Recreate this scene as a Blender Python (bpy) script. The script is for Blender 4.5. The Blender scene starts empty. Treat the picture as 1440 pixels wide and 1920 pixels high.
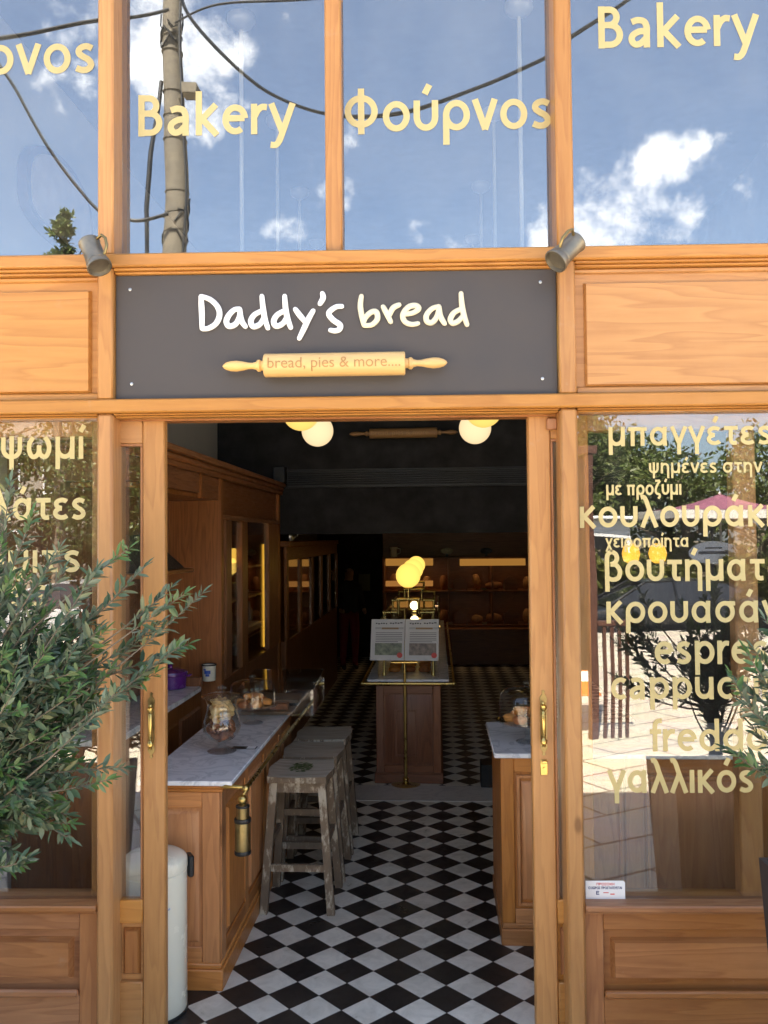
import bpy, bmesh, math, random
import numpy as np
from mathutils import Vector, Matrix

# ------------------------------------------------------------------ camera, sky, sun, exposure
SC = bpy.context.scene
COL = SC.collection
CAM_H, CAM_D = 1.85, 3.1
YAW, PITCH, ROLL = map(math.radians, (1.24, 1.75, 0.52))
FPX = 1607.0                                   # focal length for the 1440 x 1920 frame
_w = Vector((-math.sin(YAW)*math.cos(PITCH), math.cos(YAW)*math.cos(PITCH), math.sin(PITCH)))
_r = Vector((math.cos(YAW), math.sin(YAW), 0))
_u = _r.cross(_w)
CR = _r*math.cos(ROLL) - _u*math.sin(ROLL)
CU = _u*math.cos(ROLL) + _r*math.sin(ROLL)
CW = _w
CC = Vector((0, -CAM_D, CAM_H))
cd = bpy.data.cameras.new('camera'); cam = bpy.data.objects.new('camera', cd); COL.objects.link(cam)
cam.matrix_world = Matrix(((CR.x, CU.x, -CW.x, CC.x), (CR.y, CU.y, -CW.y, CC.y), (CR.z, CU.z, -CW.z, CC.z), (0, 0, 0, 1)))
cd.sensor_fit = 'VERTICAL'; cd.sensor_height = 24.0; cd.lens = FPX/1920*24.0
cd.clip_start = 0.05; cd.clip_end = 2000
SC.camera = cam

SUN_EL, SUN_AZ = math.radians(58), math.radians(-14)      # behind the building
SC.view_settings.view_transform = 'Standard'; SC.view_settings.look = 'None'
SC.view_settings.gamma = 1.0; SC.view_settings.exposure = 2.84; SC.view_settings.use_curve_mapping = False
SC.cycles.use_denoising = True
SC.cycles.max_bounces = 10; SC.cycles.transparent_max_bounces = 24; SC.cycles.glossy_bounces = 4
SC.cycles.caustics_reflective = False; SC.cycles.caustics_refractive = False
SC.cycles.sample_clamp_indirect = 6.0

wd = bpy.data.worlds.new('World'); SC.world = wd; wd.use_nodes = True
WN, WL = wd.node_tree.nodes, wd.node_tree.links
WN.clear()
def wn(t, **k):
    n = WN.new(t)
    for a, v in k.items(): setattr(n, a, v)
    return n
sky = wn('ShaderNodeTexSky', sky_type='NISHITA', sun_disc=False)
sky.sun_elevation = SUN_EL; sky.sun_rotation = SUN_AZ; sky.air_density = 0.9; sky.dust_density = 1.6; sky.ozone_density = 1.0
bg = wn('ShaderNodeBackground'); bg.inputs[1].default_value = 0.078
out = wn('ShaderNodeOutputWorld')
tc = wn('ShaderNodeTexCoord')

def ray(px, py): return CW + CR*((px-720)/FPX) - CU*((py-960)/FPX)
def on_plane(px, py, axis, val):
    r = ray(px, py); t = (val-CC[axis])/r[axis]; return CC + r*t
# clouds of the sky over the street (north of the shop): centre direction, radius
CLOUDS = [((1175, 400), .10, 1.0), ((1245, 310), .05, 1.0), ((1110, 430), .07, 1.0), ((1290, 390), .045, 1.0), ((330, 60), .1, 1.0), ((270, 120), .06, 1.0), ((400, 190), .05, .85),
          ((410, 320), .06, .42), ((575, 250), .06, .44), ((640, 390), .045, .5), ((540, 440), .035, .5), ((785, 430), .035, .75), ((1010, 460), .03, .95), ((840, 475), .05, .5), ((120, 60), .07, .7)]
nz = wn('ShaderNodeTexNoise'); nz.inputs['Scale'].default_value = 16; nz.inputs['Detail'].default_value = 9; nz.inputs['Roughness'].default_value = .62
WL.new(tc.outputs['Generated'], nz.inputs['Vector'])
acc = None
for (p, rad, st) in CLOUDS:
    r = ray(*p); d = Vector((r.x, -r.y, r.z)).normalized()
    dist = wn('ShaderNodeVectorMath', operation='DISTANCE'); dist.inputs[1].default_value = d
    WL.new(tc.outputs['Generated'], dist.inputs[0])
    mp = wn('ShaderNodeMapRange', interpolation_type='SMOOTHSTEP'); mp.inputs[1].default_value = rad*1.5; mp.inputs[2].default_value = 0.0
    mp.inputs[3].default_value = 0.0; mp.inputs[4].default_value = st
    WL.new(dist.outputs['Value'], mp.inputs[0])
    if acc is None: acc = mp.outputs[0]
    else:
        mx = wn('ShaderNodeMath', operation='MAXIMUM'); WL.new(acc, mx.inputs[0]); WL.new(mp.outputs[0], mx.inputs[1]); acc = mx.outputs[0]
# a few far cloud banks elsewhere
nz2 = wn('ShaderNodeTexNoise'); nz2.inputs['Scale'].default_value = 3.2; nz2.inputs['Detail'].default_value = 4
WL.new(tc.outputs['Generated'], nz2.inputs['Vector'])
sep = wn('ShaderNodeSeparateXYZ'); WL.new(tc.outputs['Generated'], sep.inputs[0])
def wmath(op, a, b=None, c=None):
    n = wn('ShaderNodeMath', operation=op)
    for i, v in enumerate((a, b, c)):
        if v is None: continue
        if isinstance(v, (int, float)): n.inputs[i].default_value = v
        else: WL.new(v, n.inputs[i])
    return n.outputs[0]
val = wmath('ADD', acc, wmath('MULTIPLY', wmath('SUBTRACT', nz.outputs['Fac'], .52), 2.6))
mask = wn('ShaderNodeMapRange', interpolation_type='SMOOTHSTEP'); mask.inputs[1].default_value = .30; mask.inputs[2].default_value = 1.2
WL.new(wmath('MULTIPLY', val, wmath('GREATER_THAN', acc, .002)), mask.inputs[0])
mixc = wn('ShaderNodeMix', data_type='RGBA')
ccol = wn('ShaderNodeMix', data_type='RGBA'); ccol.inputs[6].default_value = (6.6, 6.7, 7.2, 1); ccol.inputs[7].default_value = (11.5, 11.2, 10.6, 1)
WL.new(wmath('MULTIPLY_ADD', nz.outputs['Fac'], 2.2, -.62), ccol.inputs[0])
veil = wmath('MULTIPLY_ADD', nz2.outputs['Fac'], .15, .0)
WL.new(wmath('MAXIMUM', mask.outputs[0], veil), mixc.inputs[0]); WL.new(sky.outputs[0], mixc.inputs[6]); WL.new(ccol.outputs[2], mixc.inputs[7])
WL.new(mixc.outputs[2], bg.inputs[0]); WL.new(bg.outputs[0], out.inputs[0])

ld = bpy.data.lights.new('sun', 'SUN'); ld.energy = 5.0; ld.angle = math.radians(.5); ld.color = (1, .90, .76)
sun = bpy.data.objects.new('sun', ld); COL.objects.link(sun)
sd = Vector((math.sin(SUN_AZ)*math.cos(SUN_EL), math.cos(SUN_AZ)*math.cos(SUN_EL), math.sin(SUN_EL)))   # towards the sun
sun.rotation_euler = sd.to_track_quat('Z', 'Y').to_euler(); sun.location = sd*60

# ------------------------------------------------------------------ frames: W = street, I = shop interior, turned 2.3 degrees
TH = math.radians(2.3)
MI = Matrix.Rotation(-TH, 4, 'Z'); MW = Matrix.Identity(4)
def to_i(v): return MI.inverted() @ Vector(v)
_ci, _cr, _cu, _cw = to_i(CC), to_i(CR), to_i(CU), to_i(CW)
def ion(px, py, axis, val):
    r = _cw + _cr*((px-720)/FPX) - _cu*((py-960)/FPX); t = (val-_ci[axis])/r[axis]; return _ci + r*t
def FX(px, Y=0, py=960): return on_plane(px, py, 1, Y).x
def FZ(py, Y=0, px=720): return on_plane(px, py, 1, Y).z

# ------------------------------------------------------------------ mesh accumulator
class MB:
    def __init__(s): s.v = []; s.f = []; s.mi = []; s.cur = 0
    def add(s, vs, fs):
        o = len(s.v); s.v += [tuple(v) for v in vs]; s.f += [tuple(i+o for i in f) for f in fs]; s.mi += [s.cur]*len(fs); return s
    def box(s, x0, x1, y0, y1, z0, z1, b=0.0):
        if x1 < x0: x0, x1 = x1, x0
        if y1 < y0: y0, y1 = y1, y0
        if z1 < z0: z0, z1 = z1, z0
        b = min(b, (x1-x0)*.45, (y1-y0)*.45, (z1-z0)*.45)
        lo, hi = (x0, y0, z0), (x1, y1, z1)
        if b <= 0:
            vs = [(hi[0] if i & 1 else lo[0], hi[1] if i & 2 else lo[1], hi[2] if i & 4 else lo[2]) for i in range(8)]
            return s.add(vs, [(0, 2, 3, 1), (4, 5, 7, 6), (0, 1, 5, 4), (2, 6, 7, 3), (0, 4, 6, 2), (1, 3, 7, 5)])
        vs = []; idx = {}
        for i in range(8):
            for a in range(3):
                p = []
                for k in range(3):
                    h = i >> k & 1
                    e = hi[k] if h else lo[k]
                    p.append(e if k == a else (e-b if h else e+b))
                idx[i, a] = len(vs); vs.append(p)
        fs = []
        for a in range(3):
            o1, o2 = (a+1) % 3, (a+2) % 3
            for h in (0, 1):
                q = [h << a | i << o1 | j << o2 for i, j in ((0, 0), (1, 0), (1, 1), (0, 1))]
                q = [idx[c, a] for c in q]
                fs.append(q if h else q[::-1])
            for i in (0, 1):
                for j in (0, 1):
                    c0 = i << o1 | j << o2; c1 = c0 | 1 << a
                    q = [idx[c0, o1], idx[c1, o1], idx[c1, o2], idx[c0, o2]]
                    fs.append(q[::-1] if (i ^ j) else q)
        for i in range(8):
            q = [idx[i, 0], idx[i, 1], idx[i, 2]]
            fs.append(q if bin(i).count('1') % 2 else q[::-1])
        return s.add(vs, fs)
    def lathe(s, prof, c=(0, 0, 0), axis='Z', n=24, cap=True, M=None):
        vs = []; fs = []; m = len(prof)
        for k in range(n):
            a = 2*math.pi*k/n; ca, sa = math.cos(a), math.sin(a)
            for (r, h) in prof:
                p = (r*ca, r*sa, h) if axis == 'Z' else ((h, r*ca, r*sa) if axis == 'X' else (r*sa, h, r*ca))
                if M is not None: p = M @ Vector(p)
                vs.append((p[0]+c[0], p[1]+c[1], p[2]+c[2]))
        for k in range(n):
            k2 = (k+1) % n
            for i in range(m-1): fs.append((k*m+i, k2*m+i, k2*m+i+1, k*m+i+1))
        if cap:
            if prof[0][0] > 1e-6: fs.append(tuple(k*m for k in range(n))[::-1])
            if prof[-1][0] > 1e-6: fs.append(tuple(k*m+m-1 for k in range(n)))
        return s.add(vs, fs)
    def ball(s, c, r, n=20, m=12, sz=1.0):
        return s.lathe([(max(r*math.sin(math.pi*i/m), 1e-7), -r*sz*math.cos(math.pi*i/m)) for i in range(m+1)], c, 'Z', n, False)
    def tube(s, pts, r, n=8, cap=True, flat=None):
        pts = [Vector(p) for p in pts]; N = len(pts)
        rs = r if isinstance(r, (list, tuple)) else [r]*N
        vs = []; fs = []; pu = None
        for i, p in enumerate(pts):
            t = (pts[min(i+1, N-1)]-pts[max(i-1, 0)])
            t = t.normalized() if t.length > 1e-9 else Vector((0, 0, 1))
            if pu is None:
                pu = t.cross(Vector((0, 0, 1)));  pu = pu if pu.length > .05 else t.cross(Vector((0, 1, 0)))
            else: pu = pu - t*pu.dot(t)
            pu.normalize(); w = t.cross(pu)
            for k in range(n):
                a = 2*math.pi*k/n; vs.append(p + pu*(rs[i]*math.cos(a)) + w*(rs[i]*math.sin(a)))
        for i in range(N-1):
            for k in range(n): fs.append((i*n+k, i*n+(k+1) % n, (i+1)*n+(k+1) % n, (i+1)*n+k))
        if cap: fs += [tuple(range(n))[::-1], tuple(range((N-1)*n, N*n))]
        return s.add(vs, fs)
    def beam(s, a, b, w, d=None, side=None):
        """square bar from a to b"""
        a, b = Vector(a), Vector(b); d = d or w; t = (b-a).normalized()
        x = Vector(side) if side else Vector((1, 0, 0)); x = (x-t*x.dot(t)).normalized(); y = t.cross(x)
        vs = []
        for p in (a, b):
            for i, j in ((-1, -1), (1, -1), (1, 1), (-1, 1)): vs.append(p+x*(i*w/2)+y*(j*d/2))
        return s.add(vs, [(3, 2, 1, 0), (4, 5, 6, 7), (0, 1, 5, 4), (1, 2, 6, 5), (2, 3, 7, 6), (3, 0, 4, 7)])
    def prism(s, poly, y0, y1):
        """polygon in x,z extruded along y"""
        n = len(poly); vs = [(x, y0, z) for x, z in poly]+[(x, y1, z) for x, z in poly]
        return s.add(vs, [tuple(range(n)), tuple(range(n, 2*n))[::-1]]+[(i, i+n, (i+1) % n+n, (i+1) % n) for i in range(n)])
    def frame(s, x0, x1, z0, z1, w, y0, y1, b=.002):
        """picture-frame of four butted bars in the x,z plane"""
        s.box(x0, x0+w, y0, y1, z0, z1, b); s.box(x1-w, x1, y0, y1, z0, z1, b)
        s.box(x0+w, x1-w, y0, y1, z0, z0+w, b); s.box(x0+w, x1-w, y0, y1, z1-w, z1, b); return s
    def raised(s, x0, x1, z0, z1, y0, y1, slope):
        """raised field: back rectangle at y1, front face at y0 set in by slope"""
        a = [(x0, y1, z0), (x1, y1, z0), (x1, y1, z1), (x0, y1, z1)]
        e = slope; f = [(x0+e, y0, z0+e), (x1-e, y0, z0+e), (x1-e, y0, z1-e), (x0+e, y0, z1-e)]
        return s.add(a+f, [(3, 2, 1, 0), (4, 5, 6, 7), (0, 1, 5, 4), (1, 2, 6, 5), (2, 3, 7, 6), (3, 0, 4, 7)])
    def xf(s, M): s.v = [tuple(M @ Vector(v)) for v in s.v]; return s
    def turn(s):
        """swap into the side plane: (x,y,z) -> (-y, x, z) i.e. quarter turn about z"""
        s.v = [(-v[1], v[0], v[2]) for v in s.v]; return s

def link(name, mesh, parent=None):
    o = bpy.data.objects.new(name, mesh); COL.objects.link(o)
    if parent: o.parent = parent
    return o
def build(name, mb, mats, parent=None, frame=MW, org=(0, 0, 0), smooth=True, fix=True, angle=38):
    me = bpy.data.meshes.new(name)
    O = Vector(org)
    me.from_pydata([(v[0]-O.x, v[1]-O.y, v[2]-O.z) for v in mb.v], [], mb.f)
    mats = mats if isinstance(mats, (list, tuple)) else [mats]
    for m in mats: me.materials.append(m)
    if len(mats) > 1: me.polygons.foreach_set('material_index', mb.mi)
    if fix:
        b = bmesh.new(); b.from_mesh(me); bmesh.ops.recalc_face_normals(b, faces=b.faces); b.to_mesh(me); b.free()
    if smooth:
        me.shade_smooth(); me.set_sharp_from_angle(angle=math.radians(angle))
    me.update()
    o = link(name, me, parent)
    if parent is None: o.matrix_world = frame @ Matrix.Translation(O)
    return o
def tag(o, label, cat, group=None):
    o['label'] = label; o['category'] = cat
    if group: o['group'] = group
    return o
class Thing:
    """an Empty at the thing's base; parts are given in the frame's coordinates"""
    def __init__(s, name, label, cat, org=(0, 0, 0), frame=MW, group=None):
        s.o = bpy.data.objects.new(name, None); COL.objects.link(s.o); s.org = Vector(org)
        s.o.empty_display_size = .1
        s.o.matrix_world = frame @ Matrix.Translation(s.org)
        tag(s.o, label, cat, group)
    def part(s, name, mb, mats, parent=None, label=None, **k):
        o = build(name, mb, mats, parent or s.o, org=s.org, **k)
        if label: o['label'] = label
        return o
def single(name, mb, mats, label, cat, org=(0, 0, 0), frame=MW, group=None, local=False, **k):
    if local: mb.v = [(v[0]+org[0], v[1]+org[1], v[2]+org[2]) for v in mb.v]
    return tag(build(name, mb, mats, None, frame, org, **k), label, cat, group)
def each(t, name, boxes, m, parent=None):
    return [t.part(name, MB().box(*q), m, parent) for q in boxes]
def structure(name, mb, mats, frame=MW, **k):
    o = build(name, mb, mats, None, frame, (0, 0, 0), **k); o['kind'] = 'structure'; return o
def copy_tree(o, parent=None):
    c = o.copy(); COL.objects.link(c)
    if parent: c.parent = parent
    for ch in list(o.children): copy_tree(ch, c)
    return c

# ------------------------------------------------------------------ materials
def mat(name):
    m = bpy.data.materials.new(name); m.use_nodes = True
    nt = m.node_tree; nt.nodes.clear()
    o = nt.nodes.new('ShaderNodeOutputMaterial')
    return m, nt, o
def nd(nt, t, inp=None, **k):
    n = nt.nodes.new(t)
    for a, v in k.items(): setattr(n, a, v)
    for a, v in (inp or {}).items():
        if hasattr(v, 'is_linked'): nt.links.new(v, n.inputs[a])
        else: n.inputs[a].default_value = v
    return n
def ramp(nt, fac, stops):
    r = nt.nodes.new('ShaderNodeValToRGB'); nt.links.new(fac, r.inputs[0])
    e = r.color_ramp.elements
    while len(e) < len(stops): e.new(.5)
    for i, (p, c) in enumerate(stops): e[i].position = p; e[i].color = (c[0], c[1], c[2], 1) if not isinstance(c, (int, float)) else (c, c, c, 1)
    return r.outputs[0]
def coords(nt, scale, rnd=True):
    t = nd(nt, 'ShaderNodeTexCoord')
    v = t.outputs['Object']
    if rnd:
        oi = nd(nt, 'ShaderNodeObjectInfo')
        cx = nd(nt, 'ShaderNodeVectorMath', {0: (13.7, 7.1, 9.3)}, operation='SCALE'); nt.links.new(oi.outputs['Random'], cx.inputs['Scale'])
        v = nd(nt, 'ShaderNodeVectorMath', {0: v, 1: cx.outputs[0]}, operation='ADD').outputs[0]
    return nd(nt, 'ShaderNodeMapping', {'Vector': v, 'Scale': scale}).outputs[0]
def plain(name, col, rough=.5, metal=0.0, spec=.5, var=.12, scale=6, bump=0.0, coat=0.0):
    m, nt, o = mat(name)
    p = nd(nt, 'ShaderNodeBsdfPrincipled', {'Roughness': rough, 'Metallic': metal, 'Specular IOR Level': spec, 'Coat Weight': coat})
    v = coords(nt, (1, 1, 1))
    n = nd(nt, 'ShaderNodeTexNoise', {'Vector': v, 'Scale': scale, 'Detail': 6, 'Roughness': .6})
    c = ramp(nt, n.outputs['Fac'], [(.3, tuple(x*(1-var) for x in col)), (.7, tuple(min(1, x*(1+var)) for x in col))])
    nt.links.new(c, p.inputs['Base Color'])
    r = nd(nt, 'ShaderNodeMapRange', {0: n.outputs['Fac'], 1: .3, 2: .7, 3: max(.02, rough*.8), 4: min(1, rough*1.2)}); nt.links.new(r.outputs[0], p.inputs['Roughness'])
    if bump:
        n2 = nd(nt, 'ShaderNodeTexNoise', {'Vector': v, 'Scale': scale*8, 'Detail': 4})
        b = nd(nt, 'ShaderNodeBump', {'Strength': bump, 'Distance': .004, 'Height': n2.outputs['Fac']}); nt.links.new(b.outputs[0], p.inputs['Normal'])
    nt.links.new(p.outputs[0], o.inputs[0]); return m
def wood(name, dark, light, axis, rough=.42, scale=1.0, blotch=.35, flame=.5, wear=0.0, coat=0.15, knots=0.0):
    m, nt, o = mat(name)
    L = {'X': (.28, 3.2, 3.2), 'Y': (3.2, .28, 3.2), 'Z': (3.2, 3.2, .28)}[axis]
    v = coords(nt, tuple(x*scale for x in L))
    n1 = nd(nt, 'ShaderNodeTexNoise', {'Vector': v, 'Scale': 2.2, 'Detail': 3, 'Roughness': .5, 'Distortion': .25})
    w = nd(nt, 'ShaderNodeMath', {0: n1.outputs['Fac'], 1: 13.0}, operation='MULTIPLY')
    fr = nd(nt, 'ShaderNodeMath', {0: w.outputs[0]}, operation='FRACT')
    ring = ramp(nt, fr.outputs[0], [(0, .15), (.55, .6), (.86, 1.0), (1.0, .15)])
    v2 = nd(nt, 'ShaderNodeMapping', {'Vector': v, 'Scale': (1, 1, 1)}).outputs[0]
    fine = nd(nt, 'ShaderNodeTexNoise', {'Vector': v2, 'Scale': 26, 'Detail': 5, 'Roughness': .65})
    big = nd(nt, 'ShaderNodeTexNoise', {'Vector': v, 'Scale': .7, 'Detail': 4, 'Roughness': .6})
    a = nd(nt, 'ShaderNodeMath', {0: ring, 1: flame, 2: 0.0}, operation='MULTIPLY_ADD')
    b = nd(nt, 'ShaderNodeMath', {0: fine.outputs['Fac'], 1: .75, 2: a.outputs[0]}, operation='MULTIPLY_ADD')
    c = nd(nt, 'ShaderNodeMath', {0: big.outputs['Fac'], 1: blotch*2, 2: b.outputs[0]}, operation='MULTIPLY_ADD')
    nrm = nd(nt, 'ShaderNodeMapRange', {0: c.outputs[0], 1: .25+blotch*.6, 2: .75+flame*.75+blotch*1.35, 3: 0.0, 4: 1.0})
    col = ramp(nt, nrm.outputs[0], [(0.0, light), (.5, tuple(.55*l+.45*d for l, d in zip(light, dark))), (1.0, dark)])
    oi = nd(nt, 'ShaderNodeObjectInfo')
    vr = nd(nt, 'ShaderNodeMapRange', {0: oi.outputs['Random'], 3: .84, 4: 1.10})
    hs = nd(nt, 'ShaderNodeHueSaturation', {'Color': col, 'Value': vr.outputs[0], 'Hue': .5, 'Saturation': nd(nt, 'ShaderNodeMapRange', {0: nd(nt, 'ShaderNodeMath', {0: nd(nt, 'ShaderNodeMath', {0: oi.outputs['Random'], 1: 7.3}, operation='MULTIPLY').outputs[0]}, operation='FRACT').outputs[0], 3: .92, 4: 1.05}).outputs[0]}); col = hs.outputs[0]
    fd = nd(nt, 'ShaderNodeTexNoise', {'Vector': coords(nt, (1.3, 1.3, 1.3)), 'Scale': 2.2, 'Detail': 6, 'Roughness': .6})
    fm = nd(nt, 'ShaderNodeMapRange', {0: fd.outputs['Fac'], 1: .55, 2: .78, 3: 0.0, 4: .20})
    col = nd(nt, 'ShaderNodeMix', {0: fm.outputs[0], 6: col, 7: (*[min(1, x*1.1+.05) for x in light], 1)}, data_type='RGBA').outputs[2]
    if wear:
        t = coords(nt, (1, 1, 1)); g = nd(nt, 'ShaderNodeTexNoise', {'Vector': t, 'Scale': 9, 'Detail': 8, 'Roughness': .7})
        wm = nd(nt, 'ShaderNodeMapRange', {0: g.outputs['Fac'], 1: .62, 2: .74, 3: 0.0, 4: wear})
        mx = nd(nt, 'ShaderNodeMix', {0: wm.outputs[0], 6: col, 7: (.42, .3, .2, 1)}, data_type='RGBA'); col = mx.outputs[2]
    if knots:
        kv = nd(nt, 'ShaderNodeTexVoronoi', {'Vector': coords(nt, {'X': (1.6, 3.4, 3.4), 'Y': (3.4, 1.6, 3.4), 'Z': (3.4, 3.4, 1.6)}[axis]), 'Scale': 1.5})
        kd = nd(nt, 'ShaderNodeMapRange', {0: kv.outputs['Distance'], 1: .035, 2: .10, 3: 1.0, 4: 0.0}, interpolation_type='SMOOTHSTEP')
        ks = nd(nt, 'ShaderNodeSeparateColor', {0: kv.outputs['Color']}); kk = nd(nt, 'ShaderNodeMath', {0: ks.outputs[0], 1: 1-knots}, operation='GREATER_THAN')
        km = nd(nt, 'ShaderNodeMath', {0: kd.outputs[0], 1: kk.outputs[0]}, operation='MULTIPLY'); km = nd(nt, 'ShaderNodeMath', {0: km.outputs[0], 1: .8}, operation='MULTIPLY')
        col = nd(nt, 'ShaderNodeMix', {0: km.outputs[0], 6: col, 7: (*[x*.45 for x in dark], 1)}, data_type='RGBA').outputs[2]
    p = nd(nt, 'ShaderNodeBsdfPrincipled', {'Base Color': col, 'Specular IOR Level': .4, 'Coat Weight': coat, 'Coat Roughness': .25})
    rr = nd(nt, 'ShaderNodeMapRange', {0: fine.outputs['Fac'], 1: .3, 2: .7, 3: rough*.8, 4: rough*1.25}); nt.links.new(rr.outputs[0], p.inputs['Roughness'])
    bm_ = nd(nt, 'ShaderNodeBump', {'Strength': .18, 'Distance': .002, 'Height': nd(nt, 'ShaderNodeMath', {0: fine.outputs['Fac'], 1: ring, 2: 0.0}, operation='MULTIPLY_ADD').outputs[0]})
    nt.links.new(bm_.outputs[0], p.inputs['Normal']); nt.links.new(p.outputs[0], o.inputs[0]); return m
def glass(name, refl=.10, tint=(.97, .98, .97), wave=.0, boost=.9):
    m, nt, o = mat(name)
    lw = nd(nt, 'ShaderNodeLayerWeight', {'Blend': .5})
    pw = nd(nt, 'ShaderNodeMath', {0: lw.outputs['Facing'], 1: 4.0}, operation='POWER')
    f = nd(nt, 'ShaderNodeMath', {0: pw.outputs[0], 1: boost, 2: refl}, operation='MULTIPLY_ADD', use_clamp=True)
    tr = nd(nt, 'ShaderNodeBsdfTransparent', {'Color': (*tint, 1)})
    gl = nd(nt, 'ShaderNodeBsdfGlossy', {'Roughness': 0.0, 'Color': (1, 1, 1, 1)})
    if wave:
        v = coords(nt, (1, 1, 1)); n = nd(nt, 'ShaderNodeTexNoise', {'Vector': v, 'Scale': 1.4, 'Detail': 1})
        b = nd(nt, 'ShaderNodeBump', {'Strength': wave, 'Distance': .02, 'Height': n.outputs['Fac']}); nt.links.new(b.outputs[0], gl.inputs['Normal'])
    mx = nd(nt, 'ShaderNodeMixShader', {0: f.outputs[0], 1: tr.outputs[0], 2: gl.outputs[0]})
    last = mx
    if wave:
        t = coords(nt, (1, 1, 1)); st = nd(nt, 'ShaderNodeTexNoise', {'Vector': nd(nt, 'ShaderNodeMapping', {'Vector': t, 'Scale': (9, 9, .7)}).outputs[0], 'Scale': 2.0, 'Detail': 6, 'Roughness': .65})
        sp = nd(nt, 'ShaderNodeTexNoise', {'Vector': t, 'Scale': 2.6, 'Detail': 7, 'Roughness': .7})
        du = nd(nt, 'ShaderNodeMapRange', {0: nd(nt, 'ShaderNodeMath', {0: st.outputs['Fac'], 1: sp.outputs['Fac']}, operation='MULTIPLY').outputs[0], 1: .18, 2: .42, 3: .002, 4: .020})
        df = nd(nt, 'ShaderNodeBsdfDiffuse', {'Color': (.62, .60, .56, 1)})
        last = nd(nt, 'ShaderNodeMixShader', {0: du.outputs[0], 1: mx.outputs[0], 2: df.outputs[0]})
    nt.links.new(last.outputs[0], o.inputs[0]); return m
def lamp(name, col, strength):
    m, nt, o = mat(name)
    lw = nd(nt, 'ShaderNodeLayerWeight', {'Blend': .35})
    c = ramp(nt, lw.outputs['Facing'], [(0, 1.0), (1, .62)])
    st = nd(nt, 'ShaderNodeMath', {0: c, 1: strength}, operation='MULTIPLY')
    e = nd(nt, 'ShaderNodeEmission', {'Color': (*col, 1), 'Strength': st.outputs[0]})
    nt.links.new(e.outputs[0], o.inputs[0]); return m

PD, PLT = (.35, .137, .031), (.55, .262, .066)
WZ = wood('pine_upright', PD, PLT, 'Z', wear=.3, flame=.5, knots=.10); WX = wood('pine_level', PD, PLT, 'X', wear=.3, flame=.5, knots=.10)
WXP = wood('pine_panel', (.34, .140, .033), (.51, .245, .064), 'X', scale=.8, flame=.7, wear=.1)
WXD = wood('pine_worn_level', (.24, .08, .022), (.47, .20, .062), 'X', wear=.3, knots=.3); WZD = wood('pine_worn_upright', (.24, .08, .022), (.47, .20, .062), 'Z', wear=.3)
CZ = wood('counter_pine_upright', (.34, .115, .026), (.60, .245, .062), 'Z', wear=.1, knots=.5); CX = wood('counter_pine_level', (.34, .115, .026), (.60, .245, .062), 'X')
CY = wood('counter_pine_deep', (.26, .085, .022), (.46, .18, .05), 'Y')
DZ = wood('cabinet_wood_upright', (.13, .042, .011), (.34, .125, .034), 'Z'); DY = wood('cabinet_wood_level', (.13, .042, .011), (.32, .115, .031), 'Y'); DX = wood('cabinet_wood_cross', (.13, .042, .011), (.32, .115, .031), 'X')
EZ = wood('display_wood_upright', (.15, .045, .016), (.31, .11, .04), 'Z'); EX = wood('display_wood_level', (.15, .045, .016), (.31, .11, .04), 'X')
PINW = wood('rolling_pin_wood', (.62, .36, .12), (.80, .52, .2), 'X', rough=.35, flame=.15)
BRASS = plain('brass', (.56, .40, .13), .3, 1.0, var=.2, scale=14)
BRASSD = plain('aged_brass', (.27, .205, .09), .4, 1.0, var=.3, scale=20)
PEWTER = plain('tarnished_pewter', (.23, .20, .15), .42, .75, var=.25, scale=18, bump=.1)
STEEL = plain('steel', (.55, .55, .55), .3, 1.0)
SIGNM = plain('charcoal_sign_paint', (.057, .048, .045), .55, var=.10, scale=5, bump=.05)
WHITE = plain('white_letter_paint', (.85, .85, .84), .4, var=.03)
CREAM = plain('cream_letter_paint', (.70, .64, .46), .4, var=.03)
GOLD = plain('gold_vinyl', (.53, .43, .19), .45, .12, var=.04, scale=3)
DARKW = plain('charcoal_wall', (.0095, .0082, .0076), .8, var=.02)
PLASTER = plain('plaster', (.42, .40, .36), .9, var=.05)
STUCCO = plain('stucco', (.62, .55, .44), .9, var=.06, bump=.2)
BLACK = plain('black_plastic', (.012, .012, .012), .4)
ENAMEL = plain('white_enamel', (.86, .81, .64), .25, var=.02, coat=.3)
PURPLE = plain('purple_enamel', (.12, .02, .2), .25, coat=.5)
PANE = glass('window_glass', .19, (.90, .92, .91), wave=.16)
PANEL_ = glass('shop_window_glass', .10, (.92, .93, .92), wave=.12)
CLEAR = glass('clear_glass', .03, (.95, .96, .96), boost=.8)
THICK = glass('thick_clear_glass', .042, (.93, .95, .95), boost=.9)

# ------------------------------------------------------------------ lettering drawn as strokes (x-height = 1)
def arc(cx, cy, rx, ry, a0, a1, n=20):
    return [(cx+rx*math.cos(math.radians(a0+(a1-a0)*i/n)), cy+ry*math.sin(math.radians(a0+(a1-a0)*i/n))) for i in range(n+1)]
def cat(pts, n=7):
    P = [pts[0]]+list(pts)+[pts[-1]]; o = []
    for i in range(1, len(P)-2):
        for k in range(n):
            t = k/n; o.append(tuple(.5*((2*P[i][j])+(-P[i-1][j]+P[i+1][j])*t+(2*P[i-1][j]-5*P[i][j]+4*P[i+1][j]-P[i+2][j])*t*t+(-P[i-1][j]+3*P[i][j]-3*P[i+1][j]+P[i+2][j])*t**3) for j in (0, 1)))
    o.append(tuple(pts[-1])); return o
O_ = arc(.5, .5, .385, .39, 90, 450, 28)
S_ = cat([(.66, .81), (.45, .885), (.22, .82), (.17, .67), (.34, .54), (.53, .44), (.63, .28), (.52, .14), (.3, .11), (.08, .18)])
YU = arc(.46, .45, .34, .335, 180, 360, 14)
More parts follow.
